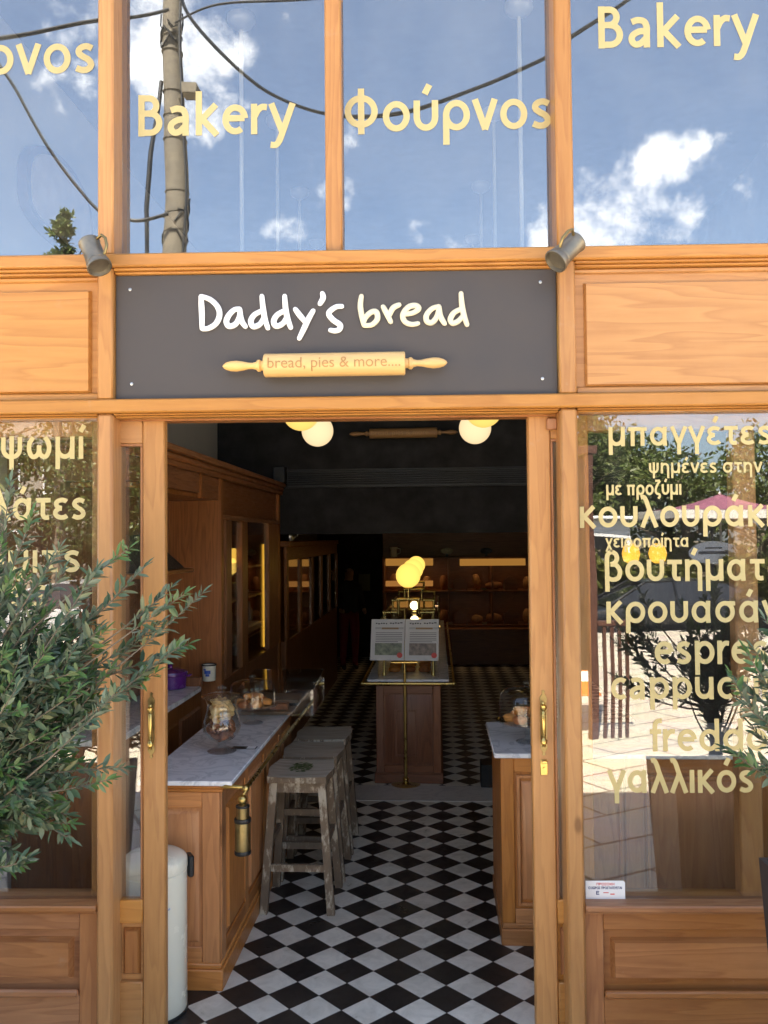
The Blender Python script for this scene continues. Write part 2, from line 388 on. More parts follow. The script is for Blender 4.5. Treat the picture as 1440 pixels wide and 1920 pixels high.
G = {
 ' ': (.42, []),
 'ο': (1.0, [O_]), 'o': (1.0, [O_]), 'σ': (1.06, [arc(.5, .5, .385, .39, 80, 440, 28), [(.5, .88), (1.02, .88)]]),
 'α': (1.06, [arc(.48, .5, .36, .39, 25, 335, 24), [(.86, 1), (.83, .5), (.86, 0)]]),
 'a': (.9, [cat([(.13, .83), (.35, .89), (.58, .84), (.67, .66), (.67, .4), (.67, 0)]), cat([(.67, .53), (.4, .52), (.17, .4), (.13, .24), (.25, .11), (.45, .14), (.67, .33)])]),
 'e': (.93, [[(.13, .54), (.82, .54)], arc(.48, .5, .36, .39, 5, 308, 26)]),
 'ε': (.84, [arc(.46, .71, .31, .18, 35, 270, 16), arc(.45, .315, .34, .205, 90, 325, 18)]),
 'τ': (.82, [[(.02, .885), (.8, .885)], cat([(.4, .885), (.4, .5), (.4, .25), (.5, .12), (.72, .12)])]),
 'ς': (.8, [S_]), 's': (.8, [S_]),
 'ν': (.86, [[(.06, 1), (.44, .02)], [(.42, .02), (.8, 1)]]),
 'υ': (.94, [[(.12, 1), (.12, .45)]+YU[1:]+[(.8, 1)]]), 'u': (.98, [[(.12, 1), (.12, .45)]+YU[1:]+[(.8, .5)], [(.82, 1), (.82, 0)]]),
 'ρ': (1.0, [arc(.51, .5, .385, .39, 90, 450, 28), [(.125, .5), (.125, -.45)]]),
 'p': (1.0, [[(.13, 1), (.13, -.45)], arc(.5, .5, .37, .39, 160, -160, 24)]),
 'd': (1.0, [[(.85, 1.45), (.85, 0)], arc(.48, .5, .37, .39, 20, 340, 24)]),
 'μ': (.98, [[(.12, 1), (.12, -.45)], [(.12, .45)]+YU[1:]+[(.8, .5)], [(.82, 1), (.82, 0)]]),
 'ι': (.36, [[(.16, 1), (.16, 0)]]), 'i': (.36, [[(.16, 1), (.16, 0)], [(.16, 1.2), (.16, 1.42)]]), 'n': (.96, [[(.13, 1), (.13, 0)], [(.13, .52)]+arc(.46, .55, .33, .335, 180, 0, 14)[1:]+[(.79, 0)]]),
 'η': (.96, [[(.13, 1), (.13, 0)], [(.13, .52)]+arc(.46, .55, .33, .335, 180, 0, 14)[1:]+[(.79, -.45)]]),
 'λ': (.88, [cat([(.02, 1.4), (.18, 1.42), (.3, 1.25), (.4, .98)])+[(.82, 0)], [(.46, .83), (.08, 0)]]),
 'π': (1.06, [[(.0, .885), (1.04, .885)], [(.24, .885), (.24, 0)], [(.8, .885), (.8, 0)]]),
 'γ': (.88, [[(.05, 1), (.44, .12)], [(.83, 1), (.44, .12)], [(.44, .2), (.44, -.45)]]),
 'ζ': (.78, [cat([(.1, 1.33), (.4, 1.33), (.7, 1.33)]), cat([(.7, 1.33), (.3, .88), (.13, .42), (.28, .14), (.58, .06), (.64, -.14), (.46, -.34)])]),
 'κ': (.86, [[(.13, 1), (.13, 0)], [(.76, 1), (.22, .5)], [(.24, .55), (.8, 0)]]), 'k': (.86, [[(.13, 1.45), (.13, 0)], [(.76, 1), (.22, .5)], [(.24, .55), (.8, 0)]]),
 'χ': (.86, [[(.06, 1), (.78, -.42)], [(.78, 1), (.06, -.42)]]),
 'β': (.96, [cat([(.13, -.45), (.13, .4), (.13, 1.05), (.22, 1.3), (.42, 1.36), (.62, 1.24), (.65, 1.02), (.52, .85), (.32, .8)]), cat([(.32, .8), (.62, .76), (.81, .5), (.74, .2), (.5, .1), (.25, .14), (.13, .24)])]),
 'ψ': (1.06, [[(.1, 1), (.1, .47)]+arc(.5, .47, .4, .36, 180, 360, 16)[1:]+[(.9, 1)], [(.5, 1.05), (.5, -.45)]]),
 'ω': (1.22, [cat([(.32, .98), (.15, .74), (.12, .42), (.24, .15), (.42, .13), (.57, .28), (.6, .62)]), cat([(.6, .62), (.63, .28), (.78, .13), (.96, .15), (1.08, .42), (1.05, .74), (.88, .98)])]),
 'φ': (1.1, [arc(.53, .5, .42, .39, 90, 450, 28), [(.53, 1.3), (.53, -.45)]]),
 'Φ': (1.28, [arc(.64, .68, .5, .43, 90, 450, 30), [(.64, 1.42), (.64, -.06)]]),
 'B': (.96, [[(.14, 1.36), (.14, 0)], [(.14, 1.25), (.42, 1.25)]+arc(.42, 1.0, .27, .25, 90, -90, 12)+[(.14, .75)], [(.42, .745)]+arc(.46, .43, .34, .315, 90, -90, 14)+[(.14, .115)]]),
 'r': (.6, [[(.13, 1), (.13, 0)], cat([(.13, .55), (.26, .78), (.42, .89), (.6, .88)])]),
 'y': (.88, [[(.05, 1), (.46, .04)], cat([(.84, 1), (.63, .48), (.45, .02), (.33, -.24), (.2, -.36), (.02, -.35)])]),
 'c': (.8, [arc(.5, .5, .37, .39, 52, 308, 24)]),
 'f': (.56, [cat([(.62, 1.36), (.45, 1.36), (.31, 1.25), (.28, 1.0), (.28, .5), (.28, 0)]), [(.03, .885), (.58, .885)]]),
 'Π': (1.05, [[(.14, 1.36), (.14, 0)], [(.88, 1.36), (.88, 0)], [(.1, 1.26), (.9, 1.26)]]), 'Ρ': (.92, [[(.14, 1.36), (.14, 0)], [(.14, 1.25), (.42, 1.25)]+arc(.42, .95, .32, .3, 90, -90, 12)+[(.14, .65)]]),
 'Ο': (1.2, [arc(.6, .68, .48, .6, 90, 450, 24)]), 'Σ': (.92, [[(.84, 1.25), (.14, 1.25), (.5, .7), (.1, .12), (.86, .12)]]), 'Χ': (.95, [[(.05, 1.36), (.88, 0)], [(.88, 1.36), (.05, 0)]]),
 'Η': (1.08, [[(.14, 1.36), (.14, 0)], [(.9, 1.36), (.9, 0)], [(.14, .7), (.9, .7)]]), 'Ω': (1.2, [[(.1, .1), (.45, .1)]+arc(.6, .8, .46, .5, 235, -55, 20)+[(.75, .1), (1.1, .1)]]),
 'Τ': (.92, [[(.02, 1.25), (.9, 1.25)], [(.46, 1.25), (.46, 0)]]), 'Α': (1.0, [[(.04, 0), (.5, 1.36)], [(.5, 1.36), (.96, 0)], [(.22, .45), (.8, .45)]]),
 'Ε': (.82, [[(.14, 1.36), (.14, 0)], [(.14, 1.25), (.74, 1.25)], [(.14, .7), (.68, .7)], [(.14, .11), (.76, .11)]]), 'Υ': (.9, [[(.04, 1.36), (.45, .7)], [(.86, 1.36), (.45, .7)], [(.45, .75), (.45, 0)]]), 'Ι': (.36, [[(.16, 1.36), (.16, 0)]]),
}
for a, b, dx in (('ύ', 'υ', .46), ('ί', 'ι', .18), ('ά', 'α', .5), ('έ', 'ε', .46), ('ή', 'η', .46), ('ό', 'ο', .5)):
    G[a] = (G[b][0], G[b][1]+[[(dx-.04, 1.2), (dx+.14, 1.5)]])
def stroke(mb, pts, w, place, lift):
    """flat ribbon of half-width w along pts, mitred, laid on a plane by place(x, y, lift)"""
    p = [Vector((a[0], a[1])) for a in pts]; q = [p[0]]
    for a in p[1:]:
        if (a-q[-1]).length > 1e-5: q.append(a)
    n = len(q); closed = (q[0]-q[-1]).length < 1e-4; vs = []
    for i in range(n):
        if closed: t0 = (q[i]-q[i-1]) if i else (q[0]-q[-2]); t1 = (q[i+1]-q[i]) if i < n-1 else (q[1]-q[0])
        else: t0 = q[i]-q[i-1] if i else q[1]-q[0]; t1 = q[i+1]-q[i] if i < n-1 else t0
        t0 = t0.normalized(); t1 = t1.normalized(); t = (t0+t1); t = t.normalized() if t.length > .2 else t1
        k = 1/max(.55, t.dot(t1)); nn = Vector((-t.y, t.x))*w*k
        for s in (1, -1): vs.append(place(q[i].x+nn.x*s, q[i].y+nn.y*s, lift))
    mb.add(vs, [(2*i, 2*i+1, 2*i+3, 2*i+2) for i in range(n-1)])
def word(text, xl, xr, yb, xh, Y, name='lettering', parent=None, thing=None, m=None, w=.102, tilt=(0, 0, 0)):
    """gold word on the plane Y: xl..xr and base line yb measured on the photograph, xh its x-height there"""
    adv = sum(G[c][0] for c in text)
    a = on_plane(xl, yb, 1, Y); b = on_plane(xr, yb, 1, Y); c = on_plane(xl, yb-xh, 1, Y)
    sx = (b.x-a.x)/(adv-.12); sz = c.z-a.z; mb = MB(); x = -.06; k = 0
    for ch in text:
        for st in G[ch][1]:
            k += 1
            asp = sx/sz
            stroke(mb, [((x+G[ch][0]*.065+p[0]*.87)*asp, p[1]) for p in st], w, lambda u, v, l: (a.x+u*sz, Y-l+tilt[0]*(a.z+v*sz-Z_S1)+tilt[1]*(a.x+u*sz-tilt[2]), a.z+v*sz), .00025+.00006*(k % 6))
        x += G[ch][0]
    return thing.part(name, mb, m or GOLD, parent, fix=False, smooth=False)

# ------------------------------------------------------------------ the shop front
XL0, XL1, XR0, XR1 = FX(181), FX(211), FX(1053), FX(1086)
WEST, EAST = -1.86, 2.12
Z_S0, Z_S1, Z_SM = FZ(495, 0, 600), FZ(470.5, 0, 600), FZ(506, 0, 600)           # sill rail under the upper windows
Z_L0, Z_L1, Z_LM = FZ(770, 0, 600), FZ(744, 0, 600), FZ(777.5, 0, 600)           # lintel over the doors
Z_B = FZ(1711, 0, 1270); Z_BT = FZ(1699, 0, 1270)                                # sill of the shop windows
ZTOP = 4.12
GU, GL = .105, .062                                                               # glass planes, upper and lower
front = Thing('bakery_shopfront', 'honey coloured pine bakery shopfront with gold lettered windows around the open doorway', 'shopfront', (0, 0, 0))
def fb(name, x0, x1, y0, y1, z0, z1, m, b=.006, parent=None, **k):
    return front.part(name, MB().box(x0, x1, y0, y1, z0, z1, b), m, parent, **k)
for x0, x1 in ((XL0, XL1), (XR0, XR1)):
    fb('post', x0, x1, 0, .16, -.01, Z_L0-.001, WZ, .009)
    fb('post', x0+.001, x1-.001, 0, .16, Z_L1+.001, Z_S0-.001, WZ, .006)
    fb('post', x0, x1, .004, .17, Z_S1+.001, ZTOP, WZ, .008)
fb('post', WEST, WEST+.08, 0, .16, -.01, ZTOP, WZ); fb('post', EAST-.08, EAST, 0, .16, -.01, ZTOP, WZ)
XM0, XM1 = FX(610, .04, 300), FX(641, .04, 300)
fb('mullion', XM0, XM1, .035, .15, Z_S1+.001, ZTOP, WZ, .006)
W0, E0 = WEST+.081, EAST-.081
def rail(name, z0, z1, zm):
    mb = MB().box(W0, E0, -.012, .155, z0, z1, .006)
    for a, b in ((W0, XL0-.001), (XL1+.001, XR0-.001), (XR1+.001, E0)):
        mb.box(a, b, .004, .15, (z0+zm)/2, z0-.0005, .003); mb.box(a, b, .016, .148, zm, (z0+zm)/2-.0005, .004)
    return front.part(name, mb, WX)
rail('sill_rail', Z_S0, Z_S1, Z_SM); rail('lintel', Z_L0, Z_L1, Z_LM)
# timber panels either side of the sign
zp0, zp1 = FZ(722, 0, 1270)-.0, FZ(520, 0, 1270)
def upper_panel(a, b, fa, fb_):
    p = MB().box(a, b, .045, .07, Z_L1+.001, Z_SM-.001)
    p.box(a+.0005, b-.0005, .028, .0449, Z_L1+.0015, Z_L1+.030, .006)                # small moulding at the foot
    p.box(a+.0005, b-.0005, .034, .0449, Z_SM-.018, Z_SM-.0015, .004)
    p.raised(fa, fb_, zp0+.004, zp1-.004, .024, .0449, .007)
    return front.part('wood_panel', p, WXP)
upper_panel(XR1+.001, E0, FX(1096, .03, 620), E0-.06)
upper_panel(W0, XL0-.001, W0+.06, FX(170, .03, 620))
# low panelled walls under the shop windows
def low_panel(name, a, b, sa, sb, m1, m2):
    """a..b bay, sa..sb the recess"""
    z2, z3, z4, z5, z6 = (FZ(y, .05, 1270) for y in (1744, 1763, 1841, 1855, 1869))
    p = MB().box(a, b, -.006, .16, Z_B, Z_BT, .005); p.box(a, b, .012, .15, Z_B-.012, Z_B-.0005, .003)
    o = front.part(name, p, m1)
    q = MB().box(sa, sb, .05, .12, z2, Z_B-.0125, .003); q.box(sa, sb, .05, .12, -.01, z6, .002)
    q.box(sa+.0005, sb-.0005, .03, .0495, z6, z5, .006)
    q.box(sa+.0006, sb-.0006, .078, .118, z6+.0005, z2-.0005)
    front.part('rail_board', q, m1)
    for x0, x1 in ((a, sa-.0005), (sb+.0005, b)):
        if x1-x0 > .01: front.part('stile', MB().box(x0, x1, .047, .12, -.01, Z_B-.013, .003), m2)
    front.part('raised_panel', MB().raised(sa+.030, sb-.030, z4, z3, .052, .0775, .012), m1)
low_panel('window_board', XR1+.001, E0, FX(1132, .05, 1800), E0-.1, WXD, WZD)
low_panel('window_board', W0, XL0-.001, W0+.1, FX(149, .05, 1800), WXD, WZD)
# shop windows: outer pane on the street side, a timber sash behind it
def shop_window(a, b, sash):
    g = front.part('shop_window', MB().box(a, b, GL, GL+.003, Z_BT+.0005, Z_LM-.0005), PANEL_, smooth=False)
    zb, zt = FZ(1688, .1, 1270), FZ(808, .1, 1270)
    each(front, 'sash_rail', [(a, b, .085, .15, Z_BT+.0005, zb, .004), (a, b, .085, .15, zt, Z_LM-.0005, .004)], WX, g)
    each(front, 'sash_stile', [(x0, x1, .085, .15, zb+.0005, zt-.0005, .006) for x0, x1 in sash], WZ, g); return g
gr = shop_window(XR1+.0005, E0, [(FX(1384, .1, 1500), FX(1428, .1, 1500))])
gl_ = shop_window(W0, XL0-.0005, [(FX(-150, .1, 1500), FX(-105, .1, 1500))])
def upper_window(a, b, k=0.0, l=0.0):
    g = MB().box(a, b, GU, GU+.003, Z_S1+.0005, ZTOP)
    g.v = [(x, y+k*(z-Z_S1)+l*(x-a), z) for x, y, z in g.v]                           # panes never sit perfectly true
    return front.part('upper_window', g, PANE, smooth=False)
u1 = upper_window(W0, XL0-.0005, .0012); u2 = upper_window(XL1+.0005, XM0-.0005, .0002, .0006); u3 = upper_window(XM1+.0005, XR0-.0005, .0009); u4 = upper_window(XR1+.0005, E0, .0, .0012)
each(front, 'glazing_bead', [(a, b, .09, .104, Z_S1+.0005, Z_S1+.012, .003) for a, b in ((W0, XL0-.001), (XL1+.001, XM0-.001), (XM1+.001, XR0-.001), (XR1+.001, E0))], WX)
TX = dict(thing=front)
word('Φούρνος', -212, 179, 145, 57, GU, parent=u1, tilt=(.0012, 0, 0), **TX)
word('Bakery', 258, 551, 256, 57, GU, parent=u2, tilt=(.0002, .0006, XL1+.0005), **TX)
word('Φούρνος', 644, 1036, 249, 58, GU, parent=u3, tilt=(.0009, 0, 0), **TX)
word('Bakery', 1121, 1421, 91, 58, GU, parent=u4, tilt=(0, .0012, XR1+.0005), **TX)
word('ψωμί', 2, 158, 862, 42, GL, parent=gl_, **TX)
word('σαλάτες', -98, 162, 977, 42, GL, parent=gl_, **TX)
word('σάντουιτς', -220, 152, 1076, 42, GL, parent=gl_, **TX)
word('καφές', -140, 92, 1140, 42, GL, parent=gl_, **TX)
word('μπαγγέτες', 1141, 1447, 837, 36, GL, parent=gr, **TX)
word('ψημένες στην πέτρα', 1217, 1536, 888, 20, GL, parent=gr, **TX)
word('με προζύμι', 1137, 1278, 929, 20, GL, parent=gr, **TX)
word('κουλουράκια', 1087, 1492, 990, 40, GL, parent=gr, **TX)
word('χειροποίητα', 1136, 1292, 1027, 18, GL, parent=gr, **TX)
word('βουτήματα', 1134, 1478, 1091, 41, GL, parent=gr, **TX)
word('κρουασάν', 1137, 1462, 1169, 41, GL, parent=gr, **TX)
word('espresso', 1228, 1520, 1246, 44, GL, parent=gr, **TX)
word('cappuccino', 1146, 1508, 1312, 42, GL, parent=gr, **TX)
word('freddo', 1219, 1440, 1409, 42, GL, parent=gr, **TX)
word('γαλλικός', 1141, 1414, 1487, 43, GL, parent=gr, **TX)
# masonry shell: side walls, parapet, roof
each(front, 'outer_wall', [(-7, WEST-.002, .0, .35, -.01, 5.0), (EAST+.002, 7.5, .0, .35, -.01, 5.0), (WEST-.001, EAST+.001, -.03, .35, ZTOP+.002, 5.0)], STUCCO)
front.part('roof', MB().box(-7, 7.5, .36, 11.2, 4.32, 4.5), STUCCO, smooth=False)
stk = Thing('window_sticker', 'small white warning sticker with red and navy print at the foot of the right window', 'sticker', (FX(1140, GL, 1680), GL, FZ(1700, GL, 1140)))
sx0, sx1, sz0, sz1 = FX(1098, GL, 1680), FX(1172, GL, 1680), FZ(1701, GL, 1140), FZ(1651, GL, 1140)
card = MB(); rr = .006
card.prism([(sx0, sz0), (sx1-rr, sz0), (sx1, sz0+rr), (sx1, sz1-rr), (sx1-rr, sz1), (sx0, sz1)], GL-.0022, GL-.0006)
stk.part('backing', card, WHITE, smooth=False)
RED = plain('red_print', (.62, .06, .05), .5, var=.02); NAVY = plain('navy_print', (.05, .06, .16), .5, var=.02)
ink = MB()
def print_line(text, xl, xr, yb, xh, m, name='print'):
    a = on_plane(xl, yb, 1, GL); b = on_plane(xr, yb, 1, GL); c = on_plane(xl, yb-xh, 1, GL)
    adv = sum(G[ch][0] for ch in text); s_x = (b.x-a.x)/adv; s_z = c.z-a.z; mb = MB(); x = 0; k = 0
    for ch in text:
        for st in G[ch][1]:
            k += 1; stroke(mb, [((x+p[0])*s_x/s_z, p[1]) for p in st], .15, lambda u, v, l: (a.x+u*s_z, GL-.0024-l, a.z+v*s_z), .0001*(k % 4))
        x += G[ch][0]
    return stk.part(name, mb, m, fix=False, smooth=False)
print_line('ΠΡΟΣΟΧΗ', 1118, 1152, 1659.5, 3.4, RED)
print_line('Ο ΧΩΡΟΣ ΠΡΟΣΤΑΤΕΥΕΤΑΙ', 1103, 1166, 1666.5, 3.4, NAVY)
print_line('Ε', 1117, 1124, 1677, 5.0, NAVY)
print_line('ΤΗΣ ΕΤΑΙΡΙΑΣ', 1105, 1166, 1690.5, 1.9, NAVY); print_line('ΤΗΡΟΥΣΕ', 1113, 1158, 1695, 2.2, RED)
mk = MB(); mk.box(FX(1131, GL, 1675), FX(1141, GL, 1675), GL-.0027, GL-.0023, FZ(1674, GL, 1140), FZ(1672.5, GL, 1140)); mk.box(FX(1144, GL, 1675), FX(1152, GL, 1675), GL-.0027, GL-.0023, FZ(1677, GL, 1140), FZ(1675, GL, 1140))
stk.part('emblem', mk, RED, smooth=False)

# ------------------------------------------------------------------ sliding doors
DY0, DY1 = .082, .122
zt_, zp_ = FZ(826, DY0, 720), FZ(1688, DY0, 720)
def door(label, xs0, xs1, xg0, xo, handle_px, flip):
    """xs: inner stile, xg0: far edge of the glass slit, xo: outer edge hidden behind the post"""
    t = Thing('sliding_door', label, 'door', ((xs0+xs1)/2, DY0, 0))
    lo, hi = min(xo, xg0), max(xo, xg0)
    m = MB().box(xs0, xs1, DY0, DY1, 0.004, Z_LM-.001, .005)
    t.part('stile', m, WZ)
    t.part('stile', MB().box(lo, hi, DY0, DY1, .004, Z_LM-.001, .004), WZ)
    g0, g1 = (xg0, xs0) if xg0 < xs0 else (xs1, xg0)
    g0 += .0005; g1 -= .0005
    zr, zq = FZ(1733, DY0, 720), FZ(1843, DY0, 720)
    each(t, 'rail', [(g0, g1, DY0+.002, DY1-.002, zt_, Z_LM-.002, .003), (g0, g1, DY0+.002, DY1-.002, zr, zp_, .004), (g0, g1, DY0+.002, DY1-.002, .004, zq, .004)], WX)
    t.part('back_panel', MB().box(g0, g1, DY0+.024, DY1-.01, zq+.0005, zr-.0005), WX)
    t.part('raised_panel', MB().raised(g0+.012, g1-.012, zq+.02, zr-.02, DY0+.008, DY0+.0235, .01), WZD)
    t.part('bead', MB().box(g0, g1, DY0+.004, DY0+.0155, zt_-.0105, zt_-.0005, .002).box((g0 if flip < 0 else g1-.009), (g0+.009 if flip < 0 else g1), DY0+.004, DY0+.0155, zp_+.0005, zt_-.011, .002), WZD)
    t.part('glass_pane', MB().box(g0, g1, DY0+.016, DY0+.022, zp_+.0005, zt_-.0005), PANEL_, smooth=False)
    # brass pull
    cx, ya, yb_ = handle_px
    X = FX(cx, DY0, 1360); za, zb = FZ(ya, DY0, cx), FZ(yb_, DY0, cx); H = za-zb; W = .017
    bp = MB()
    prof = [(0, 0), (.35, .02), (.2, .06), (.55, .09), (.8, .13), (.62, .2), (.72, .32), (.72, .68), (.62, .8), (.8, .87), (.55, .91), (.2, .94), (.35, .98), (0, 1)]
    poly = [(X+W*a, zb+H*h) for a, h in prof]+[(X-W*a, zb+H*h) for a, h in prof[-2:0:-1]]
    bp.prism(poly, DY0-.004, DY0-.0005); hd = t.part('handle', bp, BRASSD, smooth=False)
    gp = MB()
    gp.lathe([(.0001, .16*H), (.006, .165*H), (.0075, .19*H), (.004, .2*H), (.011, .215*H), (.012, .26*H), (.006, .30*H), (.008, .315*H), (.0075, .5*H), (.008, .685*H), (.006, .70*H), (.012, .74*H), (.011, .785*H), (.004, .8*H), (.0075, .81*H), (.006, .835*H), (.0001, .84*H)], (X+.004*flip, DY0-.03, zb), 'Z', 12)
    for h in (.24, .76): gp.tube([(X+.004*flip, DY0-.03, zb+h*H), (X+.002*flip, DY0-.003, zb+h*H)], .005, 8)
    t.part('grip', gp, BRASS, hd)
    return t, X, zb
dl, _, _ = door('left pine sliding door leaf slid open behind the olive tree, brass pull on its edge', FX(267, DY0), FX(309, DY0), FX(222, DY0), FX(172, DY0), (284, 1298, 1422), 1)
dr, hx, hz = door('right pine sliding door leaf slid open, brass pull above a brass lock plate', FX(991.5, DY0), FX(1034, DY0), FX(1056, DY0), FX(1105, DY0), (1019, 1293, 1417), -1)
lp = MB().box(hx-.014, hx+.013, DY0-.004, DY0-.0005, FZ(1453, DY0, 1020), FZ(1424, DY0, 1020), .0015); lp.box(hx-.010, hx+.011, DY0-.016, DY0-.0045, FZ(1430, DY0, 1020), FZ(1425, DY0, 1020), .002); lp.lathe([(.004, -.010), (.004, -.0045)], (hx, DY0, FZ(1440, DY0, 1020)), 'Y', 10)
dr.part('lock_plate', lp, BRASS)
dr.part('stop_block', MB().box(FX(1023, DY0, 795), FX(1043, DY0, 795), DY0-.022, DY0-.0005, FZ(807, DY0, 1030), FZ(785, DY0, 1030), .004), WZD)
front.part('door_track', MB().box(XL1+.001, XR0-.001, .076, .15, Z_LM+.0005, Z_L0-.02), WXD)

# ------------------------------------------------------------------ sign board
SGY = .03
sg = Thing('sign_board', 'charcoal sign board with white handwritten shop name over the doorway', 'sign', ((XL1+XR0)/2, SGY, Z_L1))
sg.part('board', MB().box(XL1+.002, XR0-.002, SGY, SGY+.012, Z_L1+.001, Z_SM-.001, .001), SIGNM)
for px, py in ((244, 543), (1013, 529), (247, 720), (1017, 710)):
    p = on_plane(px, py, 1, SGY); sg.part('screw', MB().lathe([(.0062, 0), (.0055, -.0025), (.003, -.0035), (.0001, -.0037)], (p.x, SGY-.0002, p.z), 'Y', 12), STEEL)
def letter(strokes, ox, oy, m, w, rise=1.0):
    mb = MB()
    for k, st in enumerate(strokes):
        pts = [on_plane(ox+x/4.8, oy+y/4.8, 1, SGY) for x, y in cat(st, 6)]
        n = len(pts); t = MB()
        r = [w*(.82+.18*math.sin(math.pi*i/(n-1))) for i in range(n)]
        P = [Vector((p.x, 0, p.z)) for p in pts]
        P = [P[0]-(P[1]-P[0]).normalized()*w*.55]+P+[P[-1]+(P[-1]-P[-2]).normalized()*w*.55]; r = [w*.45]+r+[w*.45]
        t.tube(P, r, 10); t.v = [(v[0], SGY-.001+v[1]*.55*rise-.0045-.0004*k, v[2]) for v in t.v]
        mb.add(t.v, t.f)
    return sg.part('letter', mb, m, angle=60)
A1, A2 = (340, 520), (620, 520)
DD = [
 (A1, [[(180, 172), (184, 260), (188, 340), (190, 468)], [(182, 175), (265, 205), (330, 270), (347, 345), (315, 420), (250, 462), (192, 468)]], WHITE),
 (A1, [[(530, 288), (480, 296), (432, 342), (408, 400), (432, 443), (490, 425), (525, 360), (530, 288)], [(530, 290), (535, 350), (550, 405), (582, 450)]], WHITE),
 (A1, [[(727, 170), (738, 280), (755, 380), (783, 465)], [(738, 300), (660, 342), (628, 400), (652, 447), (710, 425), (746, 365)]], WHITE),
 (A1, [[(932, 170), (940, 280), (960, 380), (988, 460)], [(940, 300), (865, 342), (834, 400), (857, 443), (915, 420), (952, 362)]], WHITE),
 (A1, [[(1025, 288), (1070, 348), (1122, 410)], [(1190, 302), (1150, 370), (1110, 455), (1062, 556)]], WHITE),
 (A1, [[(1270, 145), (1277, 190), (1247, 245)]], WHITE),
 (A1, [[(1450, 265), (1390, 272), (1328, 325), (1365, 385), (1428, 430), (1425, 470), (1385, 485), (1340, 478)]], WHITE),
 (A2, [[(278, 170), (268, 260), (283, 360), (302, 438)], [(302, 438), (372, 430), (420, 380), (412, 318), (365, 318), (312, 368), (296, 420)]], CREAM),
 (A2, [[(470, 265), (508, 335), (542, 408)], [(524, 355), (562, 280), (620, 250)]], CREAM),
 (A2, [[(660, 335), (735, 325), (792, 288), (765, 258), (700, 272), (650, 340), (668, 402), (728, 427), (788, 418)]], CREAM),
 (A2, [[(975, 264), (910, 287), (862, 345), (866, 398), (912, 410), (958, 350), (975, 264)], [(975, 266), (985, 345), (1005, 390), (1028, 424)]], CREAM),
 (A2, [[(1172, 145), (1180, 250), (1200, 350), (1228, 434)], [(1182, 285), (1112, 320), (1077, 378), (1097, 416), (1150, 396), (1192, 345)]], CREAM),
]
for o_, st, m in DD: letter(st, o_[0], o_[1], m, .0112)
def rolling_pin(name, label, a, b, r, frame, mats, org, text=True):
    """a, b: handle tips; r: barrel radius"""
    a, b = Vector(a), Vector(b); L = (b-a).length; t = Thing(name, label, 'rolling pin', org, frame)
    ang = math.atan2(b.z-a.z, b.x-a.x); M = Matrix.Translation((a+b)/2) @ Matrix.Rotation(-ang, 4, 'Y')
    h = L*.313
    bar = MB().lathe([(r*.9, -h), (r, -h+.004), (r, h-.004), (r*.9, h)], (0, 0, 0), 'X', 32, M=M); t.part('barrel', bar, mats)
    for s in (-1, 1):
        q = [(.42, 0), (.42, .07), (.52, .10), (.52, .15), (.34, .2), (.27, .28), (.29, .38), (.40, .52), (.47, .66), (.44, .80), (.32, .91), (.17, .97), (.001, 1)]
        q = [(rr_*r, (h+(L/2-h)*x)*s) for rr_, x in q]
        t.part('handle', MB().lathe(q, (0, 0, 0), 'X', 20, M=M), mats)
    if text:
        c = bpy.data.curves.new('text', 'FONT'); c.body = 'bread, pies & more....'; c.size = 1.0; c.align_x = 'CENTER'; c.align_y = 'CENTER'
        o = bpy.data.objects.new('text', c); dg = bpy.context.evaluated_depsgraph_get(); COL.objects.link(o); dg.update()
        me = bpy.data.meshes.new_from_object(o.evaluated_get(bpy.context.evaluated_depsgraph_get()))
        wdt = max(v.co.x for v in me.vertices)-min(v.co.x for v in me.vertices); s = h*1.86/wdt; mb = MB()
        bm2 = bmesh.new(); bm2.from_mesh(me); bmesh.ops.subdivide_edges(bm2, edges=[e for e in bm2.edges if e.calc_length() > .12], cuts=2); bm2.to_mesh(me); bm2.free()
        for v in me.vertices:
            x, z = v.co.x*s, v.co.y*s; y = -math.sqrt(max(1e-6, r*r-z*z))-.0016; mb.v.append(tuple(M @ Vector((x, y, z))))
        for p in me.polygons: mb.f.append(tuple(p.vertices)); mb.mi.append(0)
        bpy.data.objects.remove(o)
        t.part('lettering', mb, BURNT, fix=False, smooth=False)
    return t
BURNT = plain('burnt_wood_print', (.40, .22, .075), .6, var=.1)
pa, pb = on_plane(417, 687, 1, SGY-.046), on_plane(839, 680, 1, SGY-.046)
rolling_pin('rolling_pin', 'pale wooden rolling pin fixed to the charcoal sign over the doorway, burnt lettering', pa, pb, .0425, MW, PINW, (pa+pb)/2)

